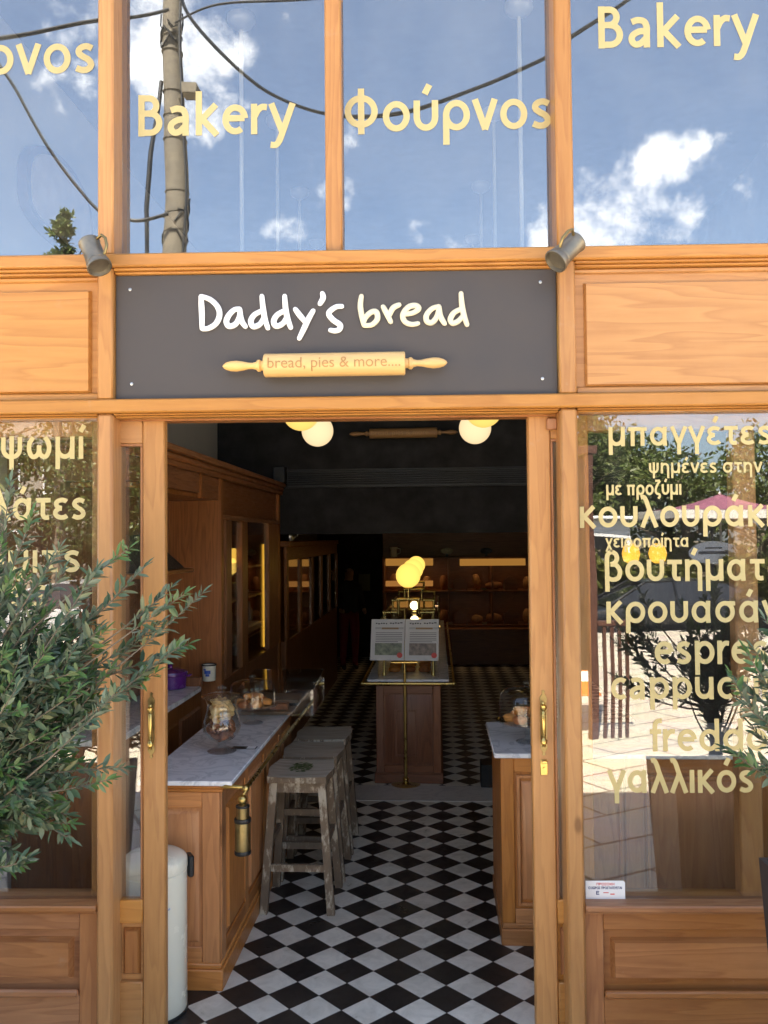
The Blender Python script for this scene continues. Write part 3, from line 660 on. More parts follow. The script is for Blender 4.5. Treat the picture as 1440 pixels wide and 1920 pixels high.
# ------------------------------------------------------------------ tankard lamps on the posts
def tankard(label, top_px, bot_px, Y, lean, handle_ang, s):
    a = on_plane(*top_px, 1, Y-.02*lean); b = on_plane(*bot_px, 1, Y-.07*lean); ax = (b-a); L = ax.length; z = ax.normalized()
    t = Thing('tankard_lamp', label, 'wall lamp', a)
    x = z.cross(Vector((0, 1, 0))).normalized(); y = z.cross(x)
    M = Matrix((( x.x, y.x, z.x, a.x), (x.y, y.y, z.y, a.y), (x.z, y.z, z.z, a.z), (0, 0, 0, 1)))
    R = .040*s
    body = MB().lathe([(R*.80, .004), (R*.98, 0), (R*1.0, .002), (R*.97, .008), (R*.92, .012), (R*.93, L*.5), (R*.96, L*.70), (R*1.0, L*.75), (R*.98, L*.78), (R*1.05, L*.82), (R*1.09, L*.9), (R*1.14, L*.97), (R*1.12, L), (R*1.0, L+.001), (R*.9, L-.012), (.0001, L-.014)], M=M, n=32)
    t.part('mug_body', body, PEWTER)
    h = MB(); pts = [M @ Vector((math.cos(handle_ang)*r_, math.sin(handle_ang)*r_, zz*L)) for r_, zz in ((R*.9, .1), (R*1.5, .12), (R*1.75, .3), (R*1.6, .55), (R*1.15, .7), (R*.9, .72))]
    h.tube([Vector(p) for p in pts], .0055*s, 8); t.part('mug_handle', h, BRASSD)
    br = MB(); c = M @ Vector((0, 0, L*.45)); br.tube([c, Vector((c.x, .004, c.z-.005))], .009, 10); br.lathe([(.022, -.006), (.022, 0)], (c.x, .003, c.z-.005), 'Y', 16)
    t.part('bracket', br, PEWTER); return t
tankard('tarnished tankard lamp on the left post, upright with its handle to the right', (167, 455), (187, 502), -.07, .75, 0.35, .98)
tankard('tarnished tankard lamp on the right post, tipped over towards the sign', (1081, 453), (1041, 491), -.07, .8, 2.2, .98)

# ------------------------------------------------------------------ shop interior (frame I: u right, v into the shop)
def tile_material():
    m, nt, o = mat('checker_floor_tiles')
    L = .2062; side = L/math.sqrt(2)
    t = nd(nt, 'ShaderNodeTexCoord'); p0 = ion(830.6, 1600, 2, 0); j = ion(830.1, 1520.4, 2, 0)
    mp = nd(nt, 'ShaderNodeMapping', {'Vector': t.outputs['Object'], 'Location': (-j.x, -j.y, 0)}, vector_type='POINT')
    mr = nd(nt, 'ShaderNodeMapping', {'Vector': mp.outputs[0], 'Rotation': (0, 0, math.radians(-45)), 'Scale': (1/side, 1/side, 1)})
    sp = nd(nt, 'ShaderNodeSeparateXYZ', {0: mr.outputs[0]})
    fx = nd(nt, 'ShaderNodeMath', {0: sp.outputs[0]}, operation='FLOOR').outputs[0]; fy = nd(nt, 'ShaderNodeMath', {0: sp.outputs[1]}, operation='FLOOR').outputs[0]
    s = nd(nt, 'ShaderNodeMath', {0: fx, 1: fy}, operation='ADD').outputs[0]
    par = nd(nt, 'ShaderNodeMath', {0: s, 1: 2.0}, operation='FLOORED_MODULO').outputs[0]
    white = nd(nt, 'ShaderNodeMath', {0: par, 1: .5}, operation='GREATER_THAN').outputs[0]
    def edge(x):
        f = nd(nt, 'ShaderNodeMath', {0: x}, operation='FRACT').outputs[0]; a = nd(nt, 'ShaderNodeMath', {0: f, 1: .5}, operation='SUBTRACT').outputs[0]
        return nd(nt, 'ShaderNodeMath', {0: a}, operation='ABSOLUTE').outputs[0]
    e = nd(nt, 'ShaderNodeMath', {0: edge(sp.outputs[0]), 1: edge(sp.outputs[1])}, operation='MAXIMUM').outputs[0]
    grout = nd(nt, 'ShaderNodeMapRange', {0: e, 1: .486, 2: .494, 3: 0.0, 4: 1.0}).outputs[0]
    cell = nd(nt, 'ShaderNodeCombineXYZ', {0: fx, 1: fy}).outputs[0]
    rnd = nd(nt, 'ShaderNodeTexWhiteNoise', {'Vector': cell}, noise_dimensions='3D')
    ofs = nd(nt, 'ShaderNodeVectorMath', {0: rnd.outputs['Color'], 1: (9, 9, 9)}, operation='MULTIPLY').outputs[0]
    vv = nd(nt, 'ShaderNodeVectorMath', {0: mr.outputs[0], 1: ofs}, operation='ADD').outputs[0]
    n = nd(nt, 'ShaderNodeTexNoise', {'Vector': vv, 'Scale': 1.6, 'Detail': 8, 'Roughness': .62, 'Distortion': .8})
    v = nd(nt, 'ShaderNodeTexNoise', {'Vector': nd(nt, 'ShaderNodeMapping', {'Vector': vv, 'Scale': (1.0, 3.2, 1)}).outputs[0], 'Scale': 2.4, 'Detail': 7, 'Roughness': .7, 'Distortion': 1.2})
    wc = ramp(nt, n.outputs['Fac'], [(.3, (.60, .56, .46)), (.6, (.80, .755, .64)), (.75, (.70, .66, .55))])
    nicks = nd(nt, 'ShaderNodeMapRange', {0: v.outputs['Fac'], 1: .70, 2: .74, 3: 0.0, 4: .75}).outputs[0]
    wn_ = nd(nt, 'ShaderNodeMix', {0: nicks, 6: wc, 7: (.22, .2, .17, 1)}, data_type='RGBA').outputs[2]
    tone = nd(nt, 'ShaderNodeMapRange', {0: rnd.outputs['Value'], 3: .92, 4: 1.12}).outputs[0]
    wt = nd(nt, 'ShaderNodeVectorMath', {0: wn_}, operation='SCALE'); nt.links.new(tone, wt.inputs['Scale'])
    bc = ramp(nt, v.outputs['Fac'], [(.3, (.008, .007, .008)), (.66, (.016, .014, .015)), (.72, (.05, .047, .045)), (.78, (.014, .013, .013))])
    col = nd(nt, 'ShaderNodeMix', {0: white, 6: bc, 7: wt.outputs[0]}, data_type='RGBA').outputs[2]
    col = nd(nt, 'ShaderNodeMix', {0: grout, 6: col, 7: (.06, .055, .05, 1)}, data_type='RGBA').outputs[2]
    dirt = nd(nt, 'ShaderNodeTexNoise', {'Vector': t.outputs['Object'], 'Scale': 2.3, 'Detail': 7, 'Roughness': .65})
    dk = nd(nt, 'ShaderNodeMapRange', {0: dirt.outputs['Fac'], 1: .35, 2: .75, 3: 0.0, 4: .22})
    col = nd(nt, 'ShaderNodeMix', {0: dk.outputs[0], 6: col, 7: (.17, .14, .10, 1)}, data_type='RGBA').outputs[2]
    p = nd(nt, 'ShaderNodeBsdfPrincipled', {'Base Color': col, 'Roughness': .32, 'Specular IOR Level': .45})
    rg = nd(nt, 'ShaderNodeMapRange', {0: n.outputs['Fac'], 1: .3, 2: .7, 3: .26, 4: .5}); nt.links.new(rg.outputs[0], p.inputs['Roughness'])
    hb = nd(nt, 'ShaderNodeMath', {0: grout, 1: -1.0}, operation='MULTIPLY')
    b = nd(nt, 'ShaderNodeBump', {'Strength': .4, 'Distance': .002, 'Height': hb.outputs[0]}); nt.links.new(b.outputs[0], p.inputs['Normal'])
    nt.links.new(p.outputs[0], o.inputs[0]); return m
def marble_material(name, base, vein, rough=.22, amt=1.0):
    m, nt, o = mat(name); v = coords(nt, (1, 1, 1))
    n = nd(nt, 'ShaderNodeTexNoise', {'Vector': v, 'Scale': 5, 'Detail': 8, 'Roughness': .6, 'Distortion': 1.5})
    n2 = nd(nt, 'ShaderNodeTexNoise', {'Vector': v, 'Scale': 2.2, 'Detail': 5, 'Distortion': .6})
    a = nd(nt, 'ShaderNodeMath', {0: n.outputs['Fac'], 1: .5}, operation='SUBTRACT'); a = nd(nt, 'ShaderNodeMath', {0: a.outputs[0]}, operation='ABSOLUTE')
    k = nd(nt, 'ShaderNodeMapRange', {0: a.outputs[0], 1: 0.0, 2: .06, 3: amt, 4: 0.0}, interpolation_type='SMOOTHSTEP')
    k2 = nd(nt, 'ShaderNodeMath', {0: k.outputs[0], 1: n2.outputs['Fac']}, operation='MULTIPLY')
    c = nd(nt, 'ShaderNodeMix', {0: k2.outputs[0], 6: (*base, 1), 7: (*vein, 1)}, data_type='RGBA')
    p = nd(nt, 'ShaderNodeBsdfPrincipled', {'Base Color': c.outputs[2], 'Roughness': rough}); nt.links.new(p.outputs[0], o.inputs[0]); return m
TILE = tile_material()
MARB = marble_material('white_marble', (.80, .80, .80), (.42, .44, .47)); GMARB = marble_material('grey_marble', (.60, .57, .51), (.42, .40, .37), .35)

fl = MB(); c0 = [to_i((x, y, 0)) for x, y in ((WEST+.02, .02), (EAST-.02, .02), (EAST+.6, 11.2), (WEST-.6, 11.2))]
fl.add([(c.x, c.y, 0) for c in c0], [(0, 1, 2, 3)])
structure('floor', fl, TILE, MI, smooth=False)
j0 = ion(830.1, 1520.4, 2, 0); LT = .2062
def strip_edge(v, s):   # zig-zag of half tiles along the marble strip
    return
vs0, vs1 = j0.y+LT, j0.y+LT+.37
sb = MB().box(-1.2, 2.05, vs0, vs1, -.02, .004)
structure('floor_strip', sb, GMARB, MI, smooth=False)
UW, UE, VB = -1.76, 2.08, 4.15
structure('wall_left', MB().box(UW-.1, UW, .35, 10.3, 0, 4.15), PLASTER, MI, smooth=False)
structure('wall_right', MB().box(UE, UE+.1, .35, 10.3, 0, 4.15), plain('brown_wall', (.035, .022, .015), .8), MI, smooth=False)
structure('wall_back', MB().box(UW-.1, UE+.1, 10.301, 10.4, 0, 4.15), DARKW, MI, smooth=False)
cl = MB(); cc = [to_i((x, y, 0)) for x, y in ((WEST+.01, .17), (EAST-.01, .17))]
cl.add([(cc[0].x, cc[0].y, 4.15), (cc[1].x, cc[1].y, 4.15), (UE+.1, 10.4, 4.15), (UW-.1, 10.4, 4.15)], [(0, 1, 2, 3)])
structure('ceiling', cl, DARKW, MI, smooth=False)
zb = ion(760, 1000, 1, VB).z; zg0, zg1 = ion(760, 910, 1, VB).z, ion(760, 880, 1, VB).z
structure('ceiling_bulkhead', MB().box(UW+.001, UE-.001, VB+.02, VB+.2, zb, 4.149), DARKW, MI, smooth=False)
structure('ceiling_low', MB().box(UW+.001, UE-.001, VB+.201, 10.3, 2.6, 2.7), DARKW, MI, smooth=False)
gl = Thing('air_grille', 'long black slatted air grille across the dark bulkhead', 'air vent', (0, VB, zg0), MI)
g = MB()
for k in range(7):
    z = zg0+.012+(zg1-zg0-.024)*k/6; g.box(-1.15, UE-.02, VB-.004, VB+.019, z-.006, z+.004, .001)
gl.part('slat', g, BLACK); gl.part('frame', MB().frame(-1.18, UE-.01, zg0-.01, zg1+.01, .014, VB-.008, VB+.019), BLACK)
ps = ion(525, 891, 1, VB-.05)
spk = Thing('loudspeaker', 'small black loudspeaker above the end of the left cabinets', 'speaker', ps, MI)
spk.part('cabinet', MB().box(ps.x-.05, ps.x+.05, VB-.1, VB+.019, ps.z-.07, ps.z+.07, .006), BLACK); spk.part('cone', MB().lathe([(.036, 0), (.036, -.004), (.012, .002), (.001, -.002)], (ps.x, VB-.1005, ps.z), 'Y', 20), plain('speaker_cone', (.03, .03, .03), .7))
pl, pr = ion(655, 814, 1, VB-.05), ion(858, 810, 1, VB-.05)
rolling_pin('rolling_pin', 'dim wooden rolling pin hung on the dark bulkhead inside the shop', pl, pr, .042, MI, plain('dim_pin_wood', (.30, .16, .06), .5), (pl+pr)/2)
# loaf shaped boards on the left wall
LOAF = plain('loaf_board_paint', (.50, .38, .26), .7, var=.2); CRUST = plain('crust_paint', (.10, .05, .03), .7)
def loaf(label, v, z, w, h):
    t = Thing('loaf_sign', label, 'sign', (UW, v, z), MI); n = 20
    poly = [(-w/2*math.cos(math.pi*i/n), .5*h*math.sin(math.pi*i/n)**.75) for i in range(n+1)]+[(w/2*math.cos(math.pi*i/n), -.38*h*math.sin(math.pi*i/n)**.5) for i in range(1, n)]
    a = MB().prism(poly, -.05, -.002); b = MB().prism([(x*.9, y*.86) for x, y in poly], -.056, -.0505)
    for q, nm, m in ((a, 'crust', CRUST), (b, 'face', LOAF)): q.v = [(UW-y_, v+x, z+zz) for x, y_, zz in q.v]; t.part(nm, q, m)
loaf('large loaf shaped board high on the left plaster wall near the glass', 1.0, 3.5, .75, .5)
loaf('second loaf shaped board further along the left plaster wall', 3.3, 3.05, .9, .62)

# ---- left wall cabinetry
UF = -1.2
lc = Thing('wall_cabinet', 'tall dark wood wall cabinet with glass doors and a cornice along the left wall', 'cabinet', (-1.5, 2.1, 0), MI)
v0, v1, vp, vq = .55, VB+.015, 2.114, 4.0
cz = 2.325
m_ = MB().box(UW+.001, UF+.035, v0, v1, cz-.035, cz, .006); m_.box(UW+.001, UF+.02, v0, v1, cz-.07, cz-.0355, .01); m_.box(UW+.001, UF+.008, v0, v1, cz-.1, cz-.0705, .004)
lc.part('cornice', m_, DY)
lc.part('back_panel', MB().box(UW+.002, -1.52, v0, vp-.03, 1.0, cz-.1005), DZ)
uc = MB().box(-1.519, UF-.012, v0, 1.683, 2.113, cz-.1005, .003); lc.part('top_box', uc, DY)
lc.part('top_box', MB().box(-1.519, UF-.012, 1.684, vp-.03, 2.09, cz-.1005, .003), DY)
lc.part('rib', MB().box(-1.5, UF, 1.655, 1.683, 2.085, cz-.1005, .003).box(-1.5, UF-.02, .6, 1.654, 2.085, 2.1125, .004), DZ)
for a, b in ((vp-.03, vp+.03), (vq, vq+.06)): lc.part('post', MB().box(UW+.001, UF+.004, a, b, 0, cz-.1005, .004), DZ)
# glass-door part
gz0, gz1 = .98, 1.975
b_ = MB().box(UW+.001, UF-.02, vp+.031, vq-.001, gz1+.03, cz-.101, .003); lc.part('top_panel', b_, DY)
lc.part('top_panel', MB().box(UF-.019, UF+.012, vp+.031, vq-.001, gz1, gz1+.0295, .005), DY)
lc.part('base_panel', MB().box(UW+.001, UF-.01, vp+.031, vq-.001, .0, gz0-.001, .003), DZ)
lc.part('cabinet_back', MB().box(UW+.001, UW+.03, vp+.031, vq-.001, gz0, gz1+.029), DX)
for a, b in ((vp+.115, vp+.255), (2.672, 2.837), (3.6, vq-.001)):
    lc.part('stile', MB().box(UF-.04, UF, a, b, gz0, gz1-.0005, .004), DZ)
for a, b in ((vp+.2555, 2.6715), (2.8375, 3.5995)):
    lc.part('glass_door', MB().box(UF-.028, UF-.022, a, b, gz0, gz1-.0005), CLEAR, smooth=False)
for z in (1.2, 1.42, 1.64):
    lc.part('shelf', MB().box(UW+.031, UF-.06, vp+.032, vq-.002, z, z+.015), DY)
REFLM = lamp('painted_reflection', (1, .50, .05), .26)  # emission imitates a lamp's reflection on the cabinet glass, not a real tube
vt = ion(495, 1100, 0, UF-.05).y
refl_strip = Thing('lamp_reflection', 'thin glowing amber strip imitating a lamp reflection in the left glass cabinet', 'imitated reflection', (UF-.05, vt, 1.2), MI)
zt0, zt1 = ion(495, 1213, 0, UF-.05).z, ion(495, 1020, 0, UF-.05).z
refl_strip.part('tube', MB().lathe([(.010, zt0), (.012, zt0+.01), (.012, zt1-.01), (.010, zt1)], (UF-.05, vt, 0), 'Z', 12), REFLM)
refl_strip.part('reflection_mount', MB().box(UF-.075, UF-.064, vt-.025, vt+.025, zt0-.02, zt1+.02, .002), BRASSD)  # backing added behind the imitated reflection
q = ion(436, 1042, 0, UF-.06)
lm = Thing('cabinet_lamp', 'small amber lamp glowing in the left glass cabinet', 'lamp', q, MI)
lm.part('shade', MB().lathe([(.022, -.05), (.026, -.045), (.026, .045), (.022, .05)], tuple(q), 'Z', 16), lamp('amber_shade', (1, .55, .08), .26))
lm.part('stem', MB().lathe([(.006, -.14), (.006, -.0505)], tuple(q), 'Z', 8), BRASSD)
# glassware inside
rnd = random.Random(5)
for i in range(10):
    v = vp+.3+i*.125; z = rnd.choice((.996, 1.216, 1.436))
    single('glass_bottle', MB().lathe([(.028, 0), (.03, .01), (.03, .08), (.012, .11), (.011, .14), (.014, .15)], (0, 0, 0), 'Z', 12),
           plain('bottle_%d' % i, rnd.choice(((.25, .12, .04), (.35, .3, .2), (.10, .12, .06), (.4, .36, .3))), .2), 'small bottle on a shelf behind the left cabinet glass', 'bottle', (UF-.13-rnd.random()*.15, v, z), MI, 'bottles in the left cabinet', local=True)
# far cabinets beyond the bulkhead
fc = Thing('far_cabinet', 'low dark cabinet with glass doors beyond the bulkhead on the left', 'cabinet', (-1.5, 6, 0), MI)
fz = 1.83
fc.part('top', MB().box(UW+.001, UF+.02, 4.4, 8.2, fz-.05, fz, .006), DY); fc.part('base_panel', MB().box(UW+.001, UF-.01, 4.4, 8.2, 0, .95, .003), DZ)
fc.part('cabinet_back', MB().box(UW+.001, UW+.03, 4.4, 8.2, .951, fz-.051), DX)
fc.part('frieze', MB().box(UF-.03, UF, 4.4, 8.2, fz-.17, fz-.051, .003), DY)
for k in range(6):
    v = 4.4+k*.75; fc.part('stile', MB().box(UF-.03, UF, v, v+.09, .951, fz-.1705, .004), DZ)
    if k < 5: fc.part('glass_door', MB().box(UF-.02, UF-.015, v+.0905, v+.7495, .951, fz-.1705), CLEAR, smooth=False)
# jugs on the end of the cabinets
q = ion(543, 1012, 1, 4.5)
ew = Thing('metal_jug', 'small shiny metal jug on the cabinet beyond the bulkhead', 'jug', q, MI)
ew.part('body', MB().lathe([(.03, 0), (.045, .02), (.05, .05), (.035, .09), (.03, .12), (.036, .13)], (q.x, q.y, fz+.001), 'Z', 16), STEEL)
ew.part('handle', MB().tube([(q.x+.035, q.y, fz+.11), (q.x+.075, q.y, fz+.09), (q.x+.07, q.y, fz+.05), (q.x+.045, q.y, fz+.03)], .005, 6), STEEL)

# ---- back counter on the left with the purple pot
bc = Thing('side_counter', 'dark wood side counter with a pale stone top under the left wall panel', 'counter', (-1.5, 1.3, 0), MI)
bc.part('body', MB().box(UW+.001, -1.32, .6, 2.08, 0, .949, .003), DZ); bc.part('top', MB().box(UW+.001, -1.285, .59, 1.944, .95, .98, .004), MARB)
bc.part('end_board', MB().box(UW+.001, -1.29, 1.945, 1.99, .95, 1.03, .003), DZ)
bc.part('back_ledge', MB().box(UW+.001, -1.315, 1.991, 2.083, .955, 1.0, .004), MARB)
for v in (.7, 1.17, 1.62): bc.part('front_panel', MB().raised(-.2, .2, .15, .85, -.012, -.0005, .012).turn().xf(Matrix.Translation((-1.32, v+.2, 0))), DZ)
def on_ct(px, py, z): return ion(px, py, 2, z)
pp = ion(319, 1290, 2, .981)
pot = Thing('cooking_pot', 'purple enamel pot with a lid on the side counter', 'pot', pp, MI)
def at_(mb, p): mb.v = [(v[0]+p[0], v[1]+p[1], v[2]+p[2]) for v in mb.v]; return mb
pot.part('body', at_(MB().lathe([(.075, 0), (.092, .004), (.098, .075), (.104, .08), (.104, .086), (.09, .088), (.088, .01), (.001, .008)], n=32), pp), PURPLE)
pot.part('lid', at_(MB().lathe([(.103, .087), (.1, .098), (.06, .112), (.014, .116), (.012, .128), (.018, .14), (.001, .144)], n=32), pp), PURPLE)
pot.part('handle', at_(MB().box(.098, .125, -.03, .03, .07, .082, .004), pp), PURPLE)
pb_ = ion(352, 1262, 2, .981); pb_.y = min(pb_.y, 1.88)
bk = Thing('metal_bucket', 'dull grey metal bucket behind the purple pot', 'bucket', pb_, MI)
bk.part('body', at_(MB().lathe([(.045, 0), (.055, .004), (.066, .115), (.07, .12), (.066, .122), (.058, .01), (.001, .008)], n=24), pb_), plain('galvanised', (.20, .21, .20), .5, .8, var=.3, scale=20))
bk.part('bail', at_(MB().tube([(math.cos(a)*.068, 0, .12+math.sin(a)*.03) for a in [math.pi*i/10 for i in range(11)]], .003, 6), pb_), STEEL)
pt = ion(392, 1260, 2, 1.001); pt.y = 2.03; pt.x = ion(392, 1260, 1, 2.03).x
tin = Thing('white_tin', 'white tin mug with a blue mark standing on the back ledge', 'tin', pt, MI)
tin.part('body', at_(MB().lathe([(.038, 0), (.04, .003), (.042, .09), (.044, .093), (.04, .094), (.038, .006), (.001, .005)], n=24), pt), ENAMEL)
tin.part('rim', at_(MB().lathe([(.0445, .091), (.046, .095), (.0445, .099), (.043, .095), (.0445, .091)], n=24, cap=False), pt), BLACK)
bl = MB()
for a0, a1, z0, z1 in ((-.45, .45, .045, .065), (-.25, .3, .03, .044), (-.6, -.2, .066, .074)):
    n = 8; R = .0435
    vs = [(R*math.sin(a0+(a1-a0)*i/n), -R*math.cos(a0+(a1-a0)*i/n), z) for z in (z0, z1) for i in range(n+1)]; bl.add(vs, [(i, i+1, i+n+2, i+n+1) for i in range(n)])
tin.part('blue_mark', at_(bl, pt), plain('blue_print', (.05, .12, .45), .4), fix=False)
tr = ion(330, 1064, 0, -1.5)
trs = Thing('wall_shelf', 'small dark wooden shelf on the left wall panel', 'shelf', (-1.4, 1.6, tr.z), MI)
zz = ion(345, 1068, 0, -1.35).z
trs.part('board', MB().box(-1.519, -1.3, .95, 1.86, zz-.015, zz+.01, .006), DY)
br_ = single('bread_basket', MB().add([(-1.50, 1.0, zz+.012), (-1.32, 1.0, zz+.012), (-1.32, 1.74, zz+.012), (-1.5, 1.74, zz+.012), (-1.5, 1.0, zz+.2), (-1.45, 1.0, zz+.2), (-1.45, 1.5, zz+.2), (-1.5, 1.5, zz+.2)], [(3, 2, 1, 0), (4, 5, 6, 7), (0, 1, 5, 4), (1, 2, 6, 5), (2, 3, 7, 6), (3, 0, 4, 7)]), plain('black_wicker', (.03, .022, .018), .6, scale=60, bump=.8), 'sloping black basket on the wall shelf', 'basket', (-1.4, 1.4, zz), MI)

# ---- marble bar on the left
bp_ = ion(413, 1858, 2, 0); UB, V0 = bp_.x, bp_.y
VE, ZM = 2.17, .857
bar = Thing('bar_counter', 'pine bar counter with a white marble top beside the stools', 'counter', (-.95, 1.2, 0), MI)
bar.part('top', MB().box(-1.125, -.728, V0-.02, VE+.02, ZM-.020, ZM, .003), MARB)
bar.part('moulding', MB().box(-1.118, UB+.028, V0-.012, VE, ZM-.034, ZM-.0205, .005).box(-1.112, UB+.016, V0-.006, VE, ZM-.05, ZM-.0345, .005), CX)
bar.part('body', MB().box(-1.1, UB-.006, V0+.012, VE-.01, .11, ZM-.0505), CZ)
x0_, x1_ = -1.1, UB
each(bar, 'stile', [(x0_, x0_+.06, V0, V0+.0115, .11, ZM-.051, .003), (x1_-.075, x1_, V0, V0+.0115, .11, ZM-.051, .003)], CZ)
each(bar, 'rail', [(x0_+.0605, x1_-.0755, V0, V0+.0115, ZM-.115, ZM-.051, .003), (x0_+.0605, x1_-.0755, V0, V0+.0115, .11, .175, .003)], CX)
bar.part('front_panel', MB().raised(x0_+.075, x1_-.09, .19, ZM-.13, V0+.003, V0+.0117, .016), CZ)
each(bar, 'side_stile', [(UB-.0055, UB+.004, V0+.02+k*.43, V0+.09+k*.43, .11, ZM-.051, .003) for k in range(4)], CZ)
each(bar, 'side_rail', [(UB-.0055, UB+.003, V0+.0915, VE-.02, ZM-.115, ZM-.0515, .003), (UB-.0055, UB+.003, V0+.0915, VE-.02, .1105, .175, .003)], CY)
for k in range(4):
    a = V0+.11+k*.43; b = min(a+.30, VE-.05)
    if b-a < .1: continue
    w_ = (b-a)/2; pnl = MB().raised(-w_, w_, .2, ZM-.14, -.01, .0055, .012).turn(); pnl.v = [(UB-.0055+v[0]+.0055, v[1]+(a+b)/2, v[2]) for v in pnl.v]
    bar.part('side_panel', pnl, CZ)
bar.part('plinth', MB().box(-1.11, UB+.012, V0-.006, VE-.004, 0, .085, .004).box(-1.105, UB+.006, V0-.003, VE-.006, .0855, .1095, .006), CX)
# brass foot of rail + little extinguisher
rl = Thing('brass_rail', 'thin brass rail running along the edge of the marble bar', 'rail', (UB+.06, V0, ZM-.03), MI)
e0 = ion(462, 1477, 1, V0-.01)
rl.part('rod', MB().tube([(e0.x, V0-.012, e0.z), (e0.x, VE, e0.z)], .010, 12), BRASS)
rl.part('bracket', MB().tube([(UB-.005, V0+.0, e0.z+.008), (UB+.03, V0-.014, e0.z+.006), (e0.x, V0-.008, e0.z)], [.008, .011, .008], 10).ball((e0.x, V0-.022, e0.z), .016, 16, 10), BRASS)
rl.part('bracket', MB().tube([(UB+.002, VE-.3, e0.z-.004), (e0.x, VE-.3, e0.z)], .007, 8), BRASS)
ec = ion(455, 1500, 1, V0-.045)
ex = Thing('brass_cylinder', 'small aged brass cylinder with dark bands hanging at the bar corner', 'fire extinguisher', (ec.x, ec.y, ec.z-.24), MI)
zb_ = ion(455, 1601, 1, V0-.045).z; H = ec.z-.008-zb_
ex.part('body', at_(MB().lathe([(.0315, .012*1), (.0325, .02), (.0325, H*.62), (.031, H*.64), (.0265, H*.66), (.0265, H*.90), (.02, H*.93), (.012, H*.96)], n=28), (ec.x, ec.y, zb_)), BRASSD)
for z, r, h in ((0, .034, .016), (H*.615, .0345, .016), (H*.90, .0285, .008)): ex.part('band', MB().lathe([(r-.001, z), (r, z+.002), (r, z+h-.002), (r-.001, z+h)], (ec.x, ec.y, zb_), 'Z', 28), BLACK)
ex.part('knob', MB().ball((ec.x, ec.y-.004, ec.z+.002), .020, 18, 12), BRASS)
ex.part('hook', MB().tube([(ec.x, ec.y+.004, ec.z+.015), (ec.x+.012, ec.y+.012, ec.z+.035), (e0.x, V0-.012, e0.z+.012)], .006, 8), BRASS)

# ---- things on the bar
def jar(p):
    t = Thing('biscuit_jar', 'footed glass biscuit jar full of biscuits on the marble bar', 'jar', p, MI)
    pr = [(.066, 0), (.068, .004), (.06, .010), (.024, .022), (.018, .032), (.026, .046), (.062, .066), (.084, .09), (.090, .118), (.083, .150), (.070, .19), (.068, .22), (.075, .245), (.080, .252)]
    inn = [(r-.004, z+.003) for r, z in pr[6:]][::-1]+[(.03, .053), (.001, .051)]
    t.part('bowl', at_(MB().lathe(pr+inn, n=40), p), THICK)
    lid = t.part('lid', at_(MB().lathe([(.097, .2535), (.099, .257), (.09, .262), (.05, .272), (.016, .276), (.011, .284), (.001, .286)], n=40), p), THICK)
    t.part('knob', at_(MB().ball((0, 0, .298), .0135, 14, 10).ball((-.016, 0, .296), .009, 10, 8).ball((.016, 0, .296), .009, 10, 8), p), THICK, lid)
    r = random.Random(3)
    COOK = [plain('brown_biscuit', (.30, .12, .06), .8, var=.4, scale=40, bump=.6), plain('pale_biscuit', (.70, .46, .2), .8, var=.3, scale=40, bump=.6)]
    for i in range(84):
        z = .064+i*.0021; R = (.060 if z < .15 else .048); a = i*2.4; q = (r.random()*.5+.5)*R*(.55 if z < .078 else 1)*(.45 if i % 3 == 0 else 1)
        mm = COOK[0] if (z < .15) else COOK[1]
        M = Matrix.Translation((p.x+q*math.cos(a), p.y+q*math.sin(a), p.z+z)) @ Matrix.Rotation(r.uniform(-1, 1), 4, 'X') @ Matrix.Rotation(r.uniform(-1, 1), 4, 'Y')
        b = MB().lathe([(.018, -.006), (.023, -.002), (.023, .003), (.015, .008), (.0001, .009)], n=12).xf(M)
        single('biscuit', b, mm, 'dark brown biscuit in the lower half of the glass jar' if mm is COOK[0] else 'pale golden biscuit in the upper half of the glass jar', 'biscuit', (p.x+q*math.cos(a), p.y+q*math.sin(a), p.z+z), MI, 'brown biscuits in the jar' if mm is COOK[0] else 'pale biscuits in the jar')
jar(ion(416, 1409, 2, ZM))
PAST = plain('baked_crust', (.66, .28, .07), .6, var=.35, scale=30, bump=.6); PASTD = plain('dark_crust', (.42, .15, .05), .6, var=.35, scale=30, bump=.6)
